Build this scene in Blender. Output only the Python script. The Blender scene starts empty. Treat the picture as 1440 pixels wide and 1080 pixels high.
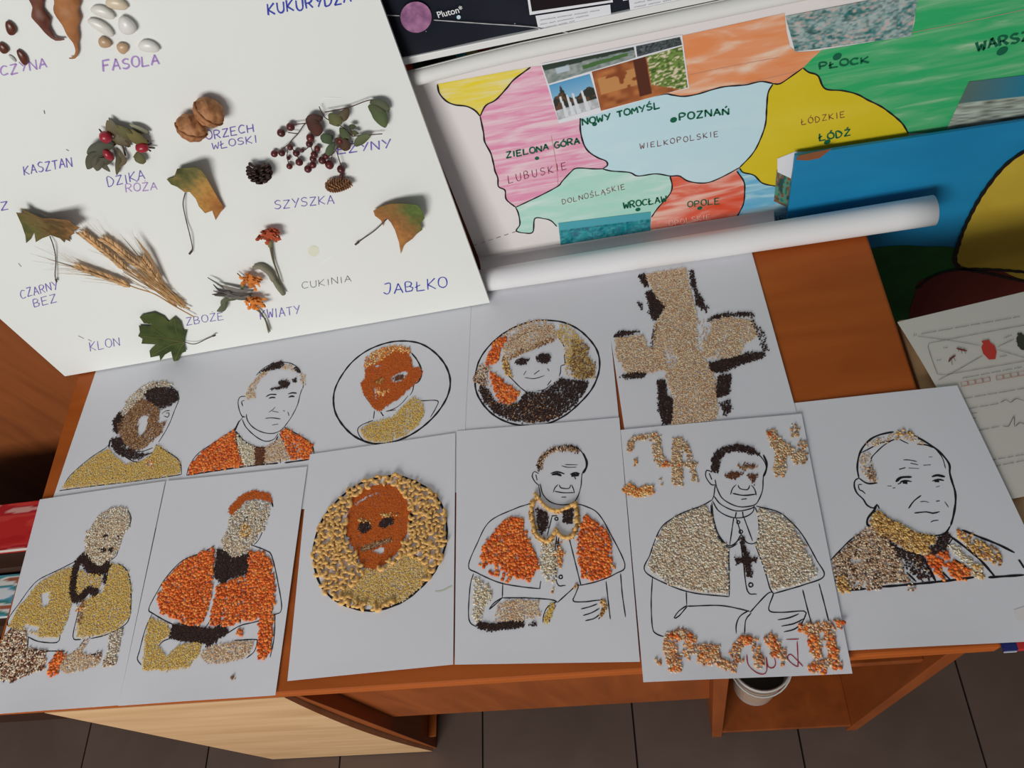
import bpy, bmesh, math, random
import numpy as np
from mathutils import Vector, Matrix
from mathutils.geometry import delaunay_2d_cdt

random.seed(7); RNG = np.random.default_rng(7)
SC = bpy.context.scene; COL = SC.collection
H = 0.74                                     # height of the desk top above the floor
FPX = 1102.39
CAM = np.array([0.0, 0.0, 0.9073 + H])
def _rot(t, r, y):
    ct, st, cr, sr, cy, sy = math.cos(t), math.sin(t), math.cos(r), math.sin(r), math.cos(y), math.sin(y)
    return (np.array([[cy, -sy, 0], [sy, cy, 0], [0, 0, 1]]) @ np.array([[1, 0, 0], [0, ct, -st], [0, st, ct]])
            @ np.array([[cr, -sr, 0], [sr, cr, 0], [0, 0, 1]]))
ROT = _rot(0.56012, -0.41345, 0.33039)
# ---------------------------------------------------------------- camera, world, lights, exposure
cd = bpy.data.cameras.new('camera'); cam = bpy.data.objects.new('camera', cd); COL.objects.link(cam)
m4 = Matrix.Identity(4)
for i in range(3):
    for j in range(3): m4[i][j] = ROT[i][j]
    m4[i][3] = CAM[i]
cam.matrix_world = m4
cd.sensor_fit = 'HORIZONTAL'; cd.sensor_width = 36.0; cd.lens = FPX / 1440 * 36; cd.clip_start = 0.02
SC.camera = cam
w = bpy.data.worlds.new('world'); SC.world = w; w.use_nodes = True
w.node_tree.nodes['Background'].inputs[0].default_value = (0.80, 0.88, 1.0, 1)
w.node_tree.nodes['Background'].inputs[1].default_value = 0.14
def area(name, loc, target, sx, sy, power, color):
    l = bpy.data.lights.new(name, 'AREA'); l.shape = 'RECTANGLE'; l.size = sx; l.size_y = sy
    l.energy = power; l.color = color
    o = bpy.data.objects.new(name, l); COL.objects.link(o); o.location = loc
    o.rotation_euler = (Vector(target) - Vector(loc)).to_track_quat('-Z', 'Y').to_euler(); return o
area('window_light', (-1.25, -2.35, 1.78), (-0.3, 0.6, 0.9), 1.7, 1.1, 78, (1.0, 0.985, 0.96))
area('ceiling_light', (-0.3, 0.1, 2.9), (-0.3, 0.35, 0.7), 1.6, 0.8, 2.0, (0.90, 0.93, 1.0))
SC.view_settings.view_transform = 'Standard'; SC.view_settings.look = 'None'
SC.view_settings.gamma = 1.0; SC.view_settings.use_curve_mapping = False
SC.view_settings.exposure = 0.0
# ---------------------------------------------------------------- helpers: surfaces
def ray(p): return np.array([(p[0] - 720) / FPX, (540 - p[1]) / FPX, -1.0]) @ ROT.T
class Surf:
    """a flat surface at its own place in the room: origin O, axes U (right), V (up/away), normal N"""
    def __init__(s, O, U, V):
        s.O = np.array(O, float); s.U = np.array(U, float); s.U /= np.linalg.norm(s.U)
        V = np.array(V, float); V = V - (V @ s.U) * s.U; s.V = V / np.linalg.norm(V); s.N = np.cross(s.U, s.V)
    def uv(s, p):
        d = ray(p); P = CAM + d * (((s.O - CAM) @ s.N) / (d @ s.N)) - s.O
        return np.array([P @ s.U, P @ s.V])
    def uvs(s, pts): return np.array([s.uv(p) for p in pts])
    def lift(s, uv): return np.zeros(len(uv))
    def pt(s, uv, off=0.0):
        uv = np.atleast_2d(np.asarray(uv, float))
        return s.O + uv[:, :1] * s.U + uv[:, 1:2] * s.V + (s.lift(uv) + off)[:, None] * s.N
class PaperSurf(Surf):
    def lift(s, uv):
        x, y = uv[:, 0], uv[:, 1]
        a = np.clip((0.62 - y) / 0.1, 0, 1)
        b = 0.0006 * (1 + np.sin(x * 19 + 1.0) * np.cos(y * 14 + x * 5)) * a
        return b + 0.0012 * np.clip((0.2 - y) / 0.06, 0, 1) ** 2 * (1 + np.sin(x * 30 + 0.8))
def floor_pt(p, z):
    d = ray(p); return CAM + d * ((z - CAM[2]) / d[2])
def K(x0, y0, s): return lambda *pts: [(x0 + a * s, y0 + b * s) for a, b in pts]
# ---------------------------------------------------------------- helpers: objects
def link_mesh(name, me, mat=None, parent=None, loc=None):
    o = bpy.data.objects.new(name, me); COL.objects.link(o)
    if mat is not None and len(me.materials) == 0: me.materials.append(mat)
    if parent is not None: o.parent = parent
    if loc is not None: o.location = loc
    return o
def wloc(o):
    v = Vector((0, 0, 0))
    while o is not None: v = v + o.location; o = o.parent
    return np.array(v)
def raw(name, V, F, mat, parent=None, smooth=False, col=None, origin=None):
    """mesh from numpy arrays in world coordinates; F is (n,k) array or list of lists"""
    V = np.asarray(V, float)
    base = wloc(parent) if parent is not None else np.zeros(3)
    if origin is None: origin = base if parent is not None else (np.r_[V[:, :2].mean(0), V[:, 2].min()] if len(V) else base)
    origin = np.asarray(origin, float)
    me = bpy.data.meshes.new(name); V = V - origin
    if isinstance(F, np.ndarray):
        k = F.shape[1]; n = len(F)
        me.vertices.add(len(V)); me.vertices.foreach_set('co', V.astype(np.float32).ravel())
        me.loops.add(n * k); me.loops.foreach_set('vertex_index', F.astype(np.int32).ravel())
        me.polygons.add(n); me.polygons.foreach_set('loop_start', np.arange(0, n * k, k, dtype=np.int32))
        me.update(calc_edges=True)
    else: me.from_pydata([tuple(v) for v in V], [], [tuple(f) for f in F]); me.update()
    if smooth: me.polygons.foreach_set('use_smooth', np.ones(len(me.polygons), bool))
    if col is not None:
        ca = me.color_attributes.new('Col', 'FLOAT_COLOR', 'POINT')
        c = np.ones((len(V), 4), np.float32); c[:, :3] = col; ca.data.foreach_set('color', c.ravel())
    return link_mesh(name, me, mat, parent, tuple(origin - base))
def thing(name, label, cat, loc, group=None):
    o = bpy.data.objects.new(name, None); COL.objects.link(o); o.location = tuple(loc); o.empty_display_size = 0.02
    return tag(o, label, cat, group)
def tag(o, label, cat, group=None):
    o['label'] = label; o['category'] = cat
    if group: o['group'] = group
    return o
class MB:
    def __init__(s): s.v = []; s.f = []; s.c = []
    def add(s, V, F, c=None):
        b = len(s.v); s.v += [tuple(map(float, p)) for p in V]; s.f += [tuple(b + i for i in f) for f in F]
        s.c += [c if c is not None else (1, 1, 1)] * len(V)
    def box(s, a, b, c=None):
        (x0, y0, z0), (x1, y1, z1) = a, b
        s.add([(x0, y0, z0), (x1, y0, z0), (x1, y1, z0), (x0, y1, z0), (x0, y0, z1), (x1, y0, z1), (x1, y1, z1), (x0, y1, z1)],
              [(0, 3, 2, 1), (4, 5, 6, 7), (0, 1, 5, 4), (1, 2, 6, 5), (2, 3, 7, 6), (3, 0, 4, 7)], c)
    def tube(s, pts, rad, n=6, c=None, cap=True):
        pts = [Vector(p) for p in pts]
        if not hasattr(rad, '__len__'): rad = [rad] * len(pts)
        V = []; up = Vector((0.13, 0.21, 0.97))
        for i, p in enumerate(pts):
            d = (pts[min(i + 1, len(pts) - 1)] - pts[max(i - 1, 0)]).normalized()
            a = d.cross(up);
            if a.length < 1e-3: a = d.cross(Vector((1, 0, 0)))
            a.normalize(); b = d.cross(a)
            for k in range(n):
                t = 2 * math.pi * k / n; V.append(p + (a * math.cos(t) + b * math.sin(t)) * rad[i])
        F = [(i * n + k, i * n + (k + 1) % n, (i + 1) * n + (k + 1) % n, (i + 1) * n + k) for i in range(len(pts) - 1) for k in range(n)]
        if cap: F += [tuple(range(n - 1, -1, -1)), tuple((len(pts) - 1) * n + k for k in range(n))]
        s.add(V, F, c)
    def ell(s, c0, ax, c=None, nu=10, nv=6, noise=0, fn=None):
        """ellipsoid with three axis vectors"""
        A = [Vector(a) for a in ax]; c0 = Vector(c0); V = []; F = []
        for j in range(nv + 1):
            th = math.pi * j / nv
            for i in range(nu):
                ph = 2 * math.pi * i / nu
                k = 1 + (random.uniform(-noise, noise) if 0 < j < nv else 0)
                if fn: k *= fn(th, ph)
                V.append(c0 + (A[0] * math.sin(th) * math.cos(ph) + A[1] * math.sin(th) * math.sin(ph) + A[2] * math.cos(th)) * k)
        for j in range(nv):
            for i in range(nu):
                a, b = j * nu + i, j * nu + (i + 1) % nu
                if j == 0: F.append((a, a + nu, b + nu))
                elif j == nv - 1: F.append((a, a + nu, b))
                else: F.append((a, a + nu, b + nu, b))
        s.add(V, F, c)
    def out(s, name, mat, parent=None, smooth=False, origin=None, bevel=0):
        o = raw(name, s.v, s.f, mat, parent, smooth, np.array(s.c) if s.c else None, origin)
        if bevel:
            b = o.modifiers.new('b', 'BEVEL'); b.width = bevel; b.segments = 2; b.limit_method = 'ANGLE'
        return o
# ---------------------------------------------------------------- materials
def nt(name):
    m = bpy.data.materials.new(name); m.use_nodes = True; return m, m.node_tree, m.node_tree.nodes['Principled BSDF']
def flat(name, c, rough=0.6, spec=0.3, bump=0, bscale=200):
    m, t, b = nt(name); b.inputs['Base Color'].default_value = (*c, 1); b.inputs['Roughness'].default_value = rough
    b.inputs['Specular IOR Level'].default_value = spec
    if bump:
        n = t.nodes.new('ShaderNodeTexNoise'); n.inputs['Scale'].default_value = bscale
        u = t.nodes.new('ShaderNodeBump'); u.inputs['Strength'].default_value = bump; u.inputs['Distance'].default_value = 0.001
        tc = t.nodes.new('ShaderNodeTexCoord'); t.links.new(tc.outputs['Object'], n.inputs['Vector'])
        t.links.new(n.outputs['Fac'], u.inputs['Height']); t.links.new(u.outputs['Normal'], b.inputs['Normal'])
    return m
def streaky(name, stops, scale=(1, 1, 1), nscale=10, detail=6, rough=0.5, spec=0.3, rot=(0, 0, 0), bump=0, dist=0.6, coat=0):
    """noise stretched by 'scale' through a colour ramp"""
    m, t, b = nt(name); tc = t.nodes.new('ShaderNodeTexCoord'); mp = t.nodes.new('ShaderNodeMapping')
    mp.inputs['Scale'].default_value = scale; mp.inputs['Rotation'].default_value = rot
    n = t.nodes.new('ShaderNodeTexNoise'); n.inputs['Scale'].default_value = nscale; n.inputs['Detail'].default_value = detail
    n.inputs['Distortion'].default_value = dist
    r = t.nodes.new('ShaderNodeValToRGB'); e = r.color_ramp.elements
    while len(e) < len(stops): e.new(0.5)
    for k, (p, c) in enumerate(stops): e[k].position = p; e[k].color = (*c, 1)
    t.links.new(tc.outputs['Object'], mp.inputs['Vector']); t.links.new(mp.outputs['Vector'], n.inputs['Vector'])
    t.links.new(n.outputs['Fac'], r.inputs['Fac']); t.links.new(r.outputs['Color'], b.inputs['Base Color'])
    b.inputs['Roughness'].default_value = rough; b.inputs['Specular IOR Level'].default_value = spec
    b.inputs['Coat Weight'].default_value = coat
    if bump:
        u = t.nodes.new('ShaderNodeBump'); u.inputs['Strength'].default_value = bump; u.inputs['Distance'].default_value = 0.002
        t.links.new(n.outputs['Fac'], u.inputs['Height']); t.links.new(u.outputs['Normal'], b.inputs['Normal'])
    return m
def vcol(name, rough=0.6, spec=0.3, coat=0):
    m, t, b = nt(name); a = t.nodes.new('ShaderNodeVertexColor'); a.layer_name = 'Col'
    t.links.new(a.outputs['Color'], b.inputs['Base Color']); b.inputs['Roughness'].default_value = rough
    b.inputs['Specular IOR Level'].default_value = spec; b.inputs['Coat Weight'].default_value = coat; return m
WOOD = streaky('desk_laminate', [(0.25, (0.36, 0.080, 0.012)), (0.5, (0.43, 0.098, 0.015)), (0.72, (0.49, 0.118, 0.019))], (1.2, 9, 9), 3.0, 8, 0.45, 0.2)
WOODV_SHADED = streaky('desk_laminate_upright_shaded', [(0.25, (0.20, 0.048, 0.010)), (0.5, (0.26, 0.062, 0.012)), (0.72, (0.31, 0.077, 0.015))], (9, 9, 1.2), 3.0, 8, 0.45, 0.2)  # desk laminate with shade painted into the colour, for uprights and shelves
BEECH = streaky('beech_laminate', [(0.3, (0.56, 0.33, 0.155)), (0.55, (0.66, 0.41, 0.21)), (0.75, (0.72, 0.47, 0.25))], (2.0, 6, 14), 1.6, 7, 0.5, 0.3)
DARKWOOD = streaky('cabinet_laminate', [(0.3, (0.20, 0.055, 0.016)), (0.7, (0.30, 0.085, 0.022))], (8, 8, 1.2), 3.0, 8, 0.5, 0.3)
PAPER = flat('white_paper', (0.80, 0.80, 0.83), 0.75, 0.15, 0.12, 30)
PAPER2 = flat('warm_paper', (0.68, 0.64, 0.57), 0.8, 0.15)
BOARD = flat('white_foam_board', (0.80, 0.81, 0.77), 0.5, 0.3, 0.05, 25)
BOARDEDGE = flat('foam_core', (0.78, 0.76, 0.70), 0.8)
INK = flat('black_ink', (0.018, 0.016, 0.018), 0.6, 0.2)
GREYINK = flat('grey_print', (0.16, 0.15, 0.15), 0.7, 0.1)
PURPLE = flat('purple_marker', (0.20, 0.15, 0.46), 0.6, 0.2)
BLUE = flat('blue_marker', (0.05, 0.07, 0.42), 0.6, 0.2)
VIOLET = flat('faded_purple_marker', (0.42, 0.27, 0.58), 0.6, 0.2)
GREENINK = flat('green_marker', (0.008, 0.13, 0.065), 0.6, 0.2)
REDINK = flat('red_pen', (0.42, 0.03, 0.05), 0.6, 0.2)
BROWNINK = flat('brown_marker', (0.19, 0.035, 0.04), 0.6, 0.2)
SEED = vcol('dry_seed', 0.65, 0.2)
POWDER = vcol('ground_spice', 0.9, 0.1)
PRINT = vcol('colour_print', 0.35, 0.4)
PLANT = vcol('dried_plant', 0.7, 0.2)
PASTA = flat('dry_macaroni', (0.80, 0.46, 0.14), 0.4, 0.35)
TILE = streaky('floor_tile', [(0.3, (0.105, 0.067, 0.052)), (0.7, (0.138, 0.092, 0.072))], (1, 1, 1), 6, 6, 0.35, 0.4)
GROUT = flat('grout', (0.035, 0.022, 0.018), 0.9)
WALLM = flat('wall_paint', (0.62, 0.55, 0.42), 0.8)
PLASTIC = flat('white_plastic', (0.55, 0.50, 0.45), 0.35, 0.4)

# ---------------------------------------------------------------- flat shapes on a surface
def smooth_line(P, closed=False, step=0.0025):
    P = np.asarray(P, float)
    if len(P) < 3 and not closed:
        n = max(2, int(np.linalg.norm(P[1] - P[0]) / step)); t = np.linspace(0, 1, n)[:, None]; return P[0] * (1 - t) + P[1] * t
    Q = np.vstack([P[-1], P, P[0], P[1]]) if closed else np.vstack([2 * P[0] - P[1], P, 2 * P[-1] - P[-2]])
    out = []
    for i in range(1, len(Q) - 2):
        a, b, c, d = Q[i - 1], Q[i], Q[i + 1], Q[i + 2]
        n = max(2, int(np.linalg.norm(c - b) / step))
        for t in np.linspace(0, 1, n, endpoint=False):
            out.append(0.5 * (2 * b + (c - a) * t + (2 * a - 5 * b + 4 * c - d) * t * t + (3 * b - a - 3 * c + d) * t ** 3))
    if not closed: out.append(P[-1])
    return np.array(out)
def ribbon(S, uv, wid, closed=False, off=0.0002, taper=True):
    uv = np.asarray(uv, float); n = len(uv)
    if closed: d = np.roll(uv, -1, 0) - np.roll(uv, 1, 0)
    else: d = np.gradient(uv, axis=0)
    d /= (np.linalg.norm(d, axis=1)[:, None] + 1e-12); nn = np.stack([-d[:, 1], d[:, 0]], 1)
    ww = np.full(n, wid / 2.0)
    if taper and not closed and n > 4: ww[0] *= 0.5; ww[-1] *= 0.5
    ww = ww * (1 + 0.15 * np.sin(np.arange(n) * 0.9 + uv[0, 0] * 99))
    V = np.vstack([S.pt(uv + nn * ww[:, None], off), S.pt(uv - nn * ww[:, None], off)])
    F = [(i, n + i, n + i + 1, i + 1) for i in range(n - 1)]
    if closed: F.append((n - 1, 2 * n - 1, n, 0))
    return V, F
def strokes(name, S, lines, mat, parent, wid=0.0011, off=0.0002, smooth=True, label=None):
    """lines: list of pixel polylines (or (polyline, width_factor[, 'closed']))"""
    mb = MB()
    for L in lines:
        k = 1.0; cl = False
        if isinstance(L, tuple): k = L[1]; cl = len(L) > 2; L = L[0]
        uv = S.uvs(L)
        if cl: uv = smooth_line(uv, True)
        elif smooth: uv = smooth_line(uv)
        else:
            uv = np.vstack([smooth_line(uv[i:i + 2]) for i in range(len(uv) - 1)])
        V, F = ribbon(S, uv, wid * k, cl, off); mb.add(V, F)
    o = mb.out(name, mat, parent)
    if label: o['label'] = label
    return o
def inside(P, poly):
    x, y = P[:, 0], P[:, 1]; r = np.zeros(len(P), bool); n = len(poly)
    for i in range(n):
        x1, y1 = poly[i]; x2, y2 = poly[(i + 1) % n]
        c = ((y1 > y) != (y2 > y)) & (x < (x2 - x1) * (y - y1) / (y2 - y1 + 1e-15) + x1); r ^= c
    return r
def cdt(poly, step):
    """triangulated polygon with interior points"""
    poly = np.asarray(poly, float); lo, hi = poly.min(0), poly.max(0)
    g = np.stack(np.meshgrid(np.arange(lo[0] + step / 2, hi[0], step), np.arange(lo[1] + step / 2, hi[1], step)), -1).reshape(-1, 2)
    g = g + RNG.uniform(-0.15, 0.15, g.shape) * step
    g = g[inside(g, poly)]
    if len(g):
        dmin = np.min(np.linalg.norm(g[:, None] - poly[None], axis=2), axis=1); g = g[dmin > step * 0.3]
    n = len(poly); pts = [Vector(p) for p in poly] + [Vector(p) for p in g]
    r = delaunay_2d_cdt(pts, [(i, (i + 1) % n) for i in range(n)], [list(range(n))], 1, 1e-7)
    return np.array([tuple(v) for v in r[0]]), [tuple(f) for f in r[2]]
def patch(name, S, poly, mat, parent, off=0.0001, step=0.03, smooth_edge=False, rough=0.0, colfn=None, label=None, uv=False):
    P = np.asarray(poly, float) if uv else S.uvs(poly)
    if smooth_edge: P = smooth_line(P, True, 0.004)
    if rough:
        q = []
        for i in range(len(P)):
            a, b = P[i], P[(i + 1) % len(P)]; n = max(1, int(np.linalg.norm(b - a) / 0.0018))
            for k in range(n): q.append(a + (b - a) * k / n + RNG.normal(0, rough, 2))
        P = np.array(q)
    v, f = cdt(P, step); W = S.pt(v, off)
    F = []
    for t in f:
        nrm = np.cross(W[t[1]] - W[t[0]], W[t[2]] - W[t[0]]); F.append(t if nrm @ S.N > 0 else t[::-1])
    c = colfn(v) if colfn else None
    o = raw(name, W, F, mat, parent, col=c)
    if label: o['label'] = label
    return o
def vnoise(P, scale, seed=0):
    P = np.asarray(P) * scale; i = np.floor(P).astype(int); f = P - i; f = f * f * (3 - 2 * f)
    def h(a, b): v = np.sin(a * 127.1 + b * 311.7 + seed * 74.7) * 43758.5453; return v - np.floor(v)
    a, b, c, d = h(i[:, 0], i[:, 1]), h(i[:, 0] + 1, i[:, 1]), h(i[:, 0], i[:, 1] + 1), h(i[:, 0] + 1, i[:, 1] + 1)
    return (a * (1 - f[:, 0]) + b * f[:, 0]) * (1 - f[:, 1]) + (c * (1 - f[:, 0]) + d * f[:, 0]) * f[:, 1]
def photo_print(name, S, quad, fn, parent, nx=40, ny=30, off=0.0006, label=None):
    """a printed photograph: grid over a quad (TL,TR,BR,BL pixels), colours from fn(u,v) with v=0 at the bottom"""
    q = S.uvs(quad); u, v = np.meshgrid(np.linspace(0, 1, nx), np.linspace(0, 1, ny)); u, v = u.ravel()[:, None], v.ravel()[:, None]
    P = (q[3] * (1 - u) + q[2] * u) * (1 - v) + (q[0] * (1 - u) + q[1] * u) * v
    F = np.array([(j * nx + i, j * nx + i + 1, (j + 1) * nx + i + 1, (j + 1) * nx + i) for j in range(ny - 1) for i in range(nx - 1)])
    o = raw(name, S.pt(P, off), F, PRINT, parent, col=np.clip(fn(u[:, 0], v[:, 0]), 0.003, 0.9))
    if label: o['label'] = label
    return o
# ---------------------------------------------------------------- grains
DOME = None
def _proto(kind):
    if kind == 'octa':
        V = np.array([(1, 0, .3), (0, 1, .3), (-1, 0, .3), (0, -1, .3), (0, 0, 1)], float)
        F = np.array([(0, 1, 4), (1, 2, 4), (2, 3, 4), (3, 0, 4)])
    else:
        a = np.arange(6) * math.pi / 3
        V = np.vstack([np.stack([np.cos(a) * 0.85, np.sin(a) * 0.85, a * 0], 1), np.stack([np.cos(a), np.sin(a), a * 0 + .45], 1), [(0, 0, 1)]])
        F = np.array([(i, (i + 1) % 6, 6 + (i + 1) % 6) for i in range(6)] + [(i, 6 + (i + 1) % 6, 6 + i) for i in range(6)] + [(6 + i, 6 + (i + 1) % 6, 12) for i in range(6)])
    return V, F
KIND = {  # spacing, radius, length ratio, height ratio, palette (linear), proto
    'lentil': (0.00230, 0.0020, 1.1, 0.55, [(.90, .20, .035), (.80, .15, .025), (.95, .30, .07), (.62, .10, .02)], 'dome'),
    'millet': (0.00130, 0.0010, 1.1, 0.9, [(.92, .60, .13), (.94, .68, .22), (.74, .42, .08), (.86, .54, .14)], 'octa'),
    'wheat': (0.00145, 0.0009, 1.7, 0.8, [(.90, .63, .38), (.80, .50, .27), (.94, .76, .52), (.60, .33, .17)], 'octa'),
    'rice': (0.00180, 0.0009, 2.4, 0.9, [(.84, .75, .55), (.78, .64, .42), (.88, .80, .64), (.62, .46, .26)], 'dome'),
    'pale': (0.00180, 0.0011, 1.8, 0.8, [(.74, .64, .47), (.66, .54, .38), (.82, .76, .62), (.54, .38, .25)], 'dome'),
    'mixed': (0.00180, 0.0012, 1.7, 0.8, [(.80, .64, .46), (.12, .05, .03), (.72, .45, .26), (.30, .12, .06), (.86, .76, .60)], 'dome'),
    'peppery': (0.00165, 0.0010, 1.5, 0.8, [(.74, .54, .36), (.10, .05, .03), (.56, .34, .20), (.80, .66, .48), (.34, .18, .10)], 'dome'),
    'tea': (0.00105, 0.0010, 1.4, 0.8, [(.042, .022, .018), (.03, .016, .014), (.065, .032, .024)], 'octa'),
    'cocoa': (0.00090, 0.0009, 1.1, 0.5, [(.17, .055, .02), (.13, .04, .015), (.22, .08, .03)], 'octa'),
    'umber': (0.00120, 0.0010, 1.4, 0.8, [(.30, .13, .05), (.42, .22, .10), (.18, .07, .03), (.58, .36, .18)], 'octa'),
    'paprika': (0.00085, 0.0010, 1.1, 0.35, [(.62, .125, .016), (.56, .105, .013), (.66, .145, .02)], 'octa'),
    'gold': (0.00150, 0.0013, 1.6, 0.8, [(.76, .44, .13), (.84, .58, .25), (.62, .34, .11), (.30, .14, .05)], 'dome'),
    'rust': (0.00170, 0.0013, 1.4, 0.8, [(.80, .26, .06), (.88, .48, .16), (.60, .22, .06), (.90, .62, .28)], 'dome'),
    'letter': (0.00190, 0.0012, 1.7, 0.8, [(.82, .34, .12), (.72, .46, .24), (.70, .28, .10), (.45, .18, .08), (.80, .62, .42)], 'dome'),
    'husk': (0.00180, 0.0011, 1.8, 0.8, [(.62, .42, .22), (.72, .54, .34), (.45, .26, .12), (.80, .66, .46), (.70, .34, .14)], 'dome'),
    'olive': (0.00140, 0.0011, 1.4, 0.8, [(.50, .32, .09), (.32, .15, .05), (.70, .48, .16), (.22, .10, .03)], 'octa'),
}
def scatter(S, polys, kind, dens=1.0, holes=(), fuzz=0.0010, cover=()):
    """grain positions in S coordinates"""
    sp = KIND[kind][0]; out = []
    for poly in polys:
        P = np.asarray(poly); lo, hi = P.min(0), P.max(0)
        g = np.stack(np.meshgrid(np.arange(lo[0], hi[0], sp), np.arange(lo[1], hi[1], sp)), -1).reshape(-1, 2)
        g = g + RNG.uniform(-0.5, 0.5, g.shape) * sp; g = g[inside(g, P)]
        out.append(g)
    g = np.vstack(out) if out else np.zeros((0, 2))
    for h in holes: g = g[~inside(g, h)]
    if dens < 1: g = g[RNG.random(len(g)) < dens * (0.55 + 0.9 * vnoise(g, 120, 3))]
    g = g + RNG.normal(0, fuzz, g.shape)
    for c in cover: g = g[~inside(g, c)]
    return g
def grains(name, S, g, kind, parent, mat=None, label=None):
    if len(g) == 0: return None
    sp, r, lr, hr, pal, pr = KIND[kind]; V0, F0 = _proto(pr); n = len(g)
    a = RNG.uniform(0, math.pi, n); sc = r * RNG.uniform(0.8, 1.2, n); L = sc * lr
    ca, sa = np.cos(a), np.sin(a)
    x = V0[None, :, 0] * L[:, None]; y = V0[None, :, 1] * sc[:, None]; z = V0[None, :, 2] * (sc * hr)[:, None]
    tilt = RNG.normal(0, 0.18, n); z = np.maximum(z + x * tilt[:, None] * 0.6, -0.0002) + RNG.uniform(0, 0.0007, n)[:, None]
    uv = np.stack([x * ca[:, None] - y * sa[:, None] + g[:, :1], x * sa[:, None] + y * ca[:, None] + g[:, 1:2]], -1).reshape(-1, 2)
    W = S.pt(uv, 0.0002) + z.reshape(-1, 1) * S.N
    F = (F0[None] + (np.arange(n) * len(V0))[:, None, None]).reshape(-1, 3)
    c = np.array(pal)[RNG.integers(0, len(pal), n)] * RNG.uniform(0.85, 1.12, n)[:, None]
    o = raw(name, W, F, mat or SEED, parent, smooth=True, col=np.repeat(np.clip(c, 0, 0.95), len(V0), 0))
    o['kind'] = 'stuff'
    if label: o['label'] = label
    return o
def around(uv, wid):
    """polygon round a polyline (list of small quads + discs)"""
    out = []; uv = smooth_line(uv, False, 0.006) if len(uv) > 2 else np.asarray(uv)
    for a, b in zip(uv[:-1], uv[1:]):
        d = (b - a) / (np.linalg.norm(b - a) + 1e-9); n = np.array([-d[1], d[0]]) * wid / 2
        out.append(np.array([a - n - d * wid * .15, b - n + d * wid * .15, b + n + d * wid * .15, a + n - d * wid * .15]))
    return out
# ---------------------------------------------------------------- stroke letters
O_ = [(.5, 0), (.1, .2), (0, .55), (.15, .9), (.5, 1), (.85, .88), (1, .5), (.88, .15), (.5, 0)]
G = {
 'A': [[(0, 0), (.5, 1), (1, 0)], [(.2, .38), (.82, .38)]], 'B': [[(.05, 0), (.05, 1), (.6, .98), (.75, .78), (.55, .55), (.1, .52)], [(.5, .54), (.9, .35), (.75, .05), (.05, 0)]],
 'C': [[(.95, .85), (.5, 1), (.1, .75), (.02, .4), (.3, .03), (.95, .12)]], 'D': [[(.05, 0), (.05, 1), (.55, .92), (.95, .5), (.6, .06), (.05, 0)]],
 'E': [[(.9, 1), (.05, .98), (.05, 0), (.95, .02)], [(.05, .52), (.75, .52)]], 'F': [[(.95, 1), (.08, .97), (.05, 0)], [(.05, .52), (.75, .55)]],
 'G': [[(.9, .85), (.45, 1), (.03, .5), (.4, 0), (.9, .1), (.9, .45), (.55, .45)]], 'H': [[(.05, 0), (.05, 1)], [(.95, 0), (.95, 1)], [(.05, .5), (.95, .52)]],
 'I': [[(.5, 0), (.5, 1)]], 'J': [[(.2, .98), (.85, 1), (.75, .2), (.4, 0), (.05, .2)]], 'K': [[(.05, 0), (.05, 1)], [(.9, 1), (.1, .45), (.95, 0)]],
 'L': [[(.08, 1), (.05, 0), (.95, .03)]], 'M': [[(0, 0), (.1, 1), (.5, .4), (.9, 1), (1, 0)]], 'N': [[(.03, 0), (.05, 1), (.93, 0), (.95, 1)]],
 'O': [O_], 'P': [[(.08, 0), (.05, 1), (.7, .98), (.9, .75), (.6, .5), (.08, .48)]], 'R': [[(.08, 0), (.05, 1), (.7, .98), (.88, .76), (.6, .53), (.08, .5)], [(.4, .5), (.95, 0)]],
 'S': [[(.9, .88), (.5, 1), (.1, .8), (.3, .55), (.75, .45), (.92, .2), (.5, 0), (.05, .12)]], 'T': [[(0, .97), (1, 1)], [(.5, .98), (.5, 0)]],
 'U': [[(.05, 1), (.08, .3), (.4, 0), (.85, .15), (.93, 1)]], 'W': [[(0, 1), (.2, 0), (.5, .65), (.78, 0), (1, 1)]], 'Y': [[(0, 1), (.5, .5)], [(1, 1), (.4, 0)]],
 'Z': [[(.05, .98), (.92, 1), (.05, 0), (.97, .03)]], 'l': [[(.5, 1), (.5, 0)]], ' ': [],
}
G['Ł'] = G['L'] + [[(-.15, .4), (.45, .62)]]; G['Ó'] = G['O'] + [[(.45, 1.15), (.7, 1.4)]]; G['Ś'] = G['S'] + [[(.45, 1.15), (.7, 1.4)]]
G['Ń'] = G['N'] + [[(.45, 1.15), (.7, 1.4)]]; G['Ź'] = G['Z'] + [[(.45, 1.15), (.7, 1.4)]]; G['Ż'] = G['Z'] + [[(.45, 1.2), (.55, 1.25)]]
G['Ą'] = G['A'] + [[(.95, 0), (.85, -.2), (1.05, -.28)]]
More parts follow.
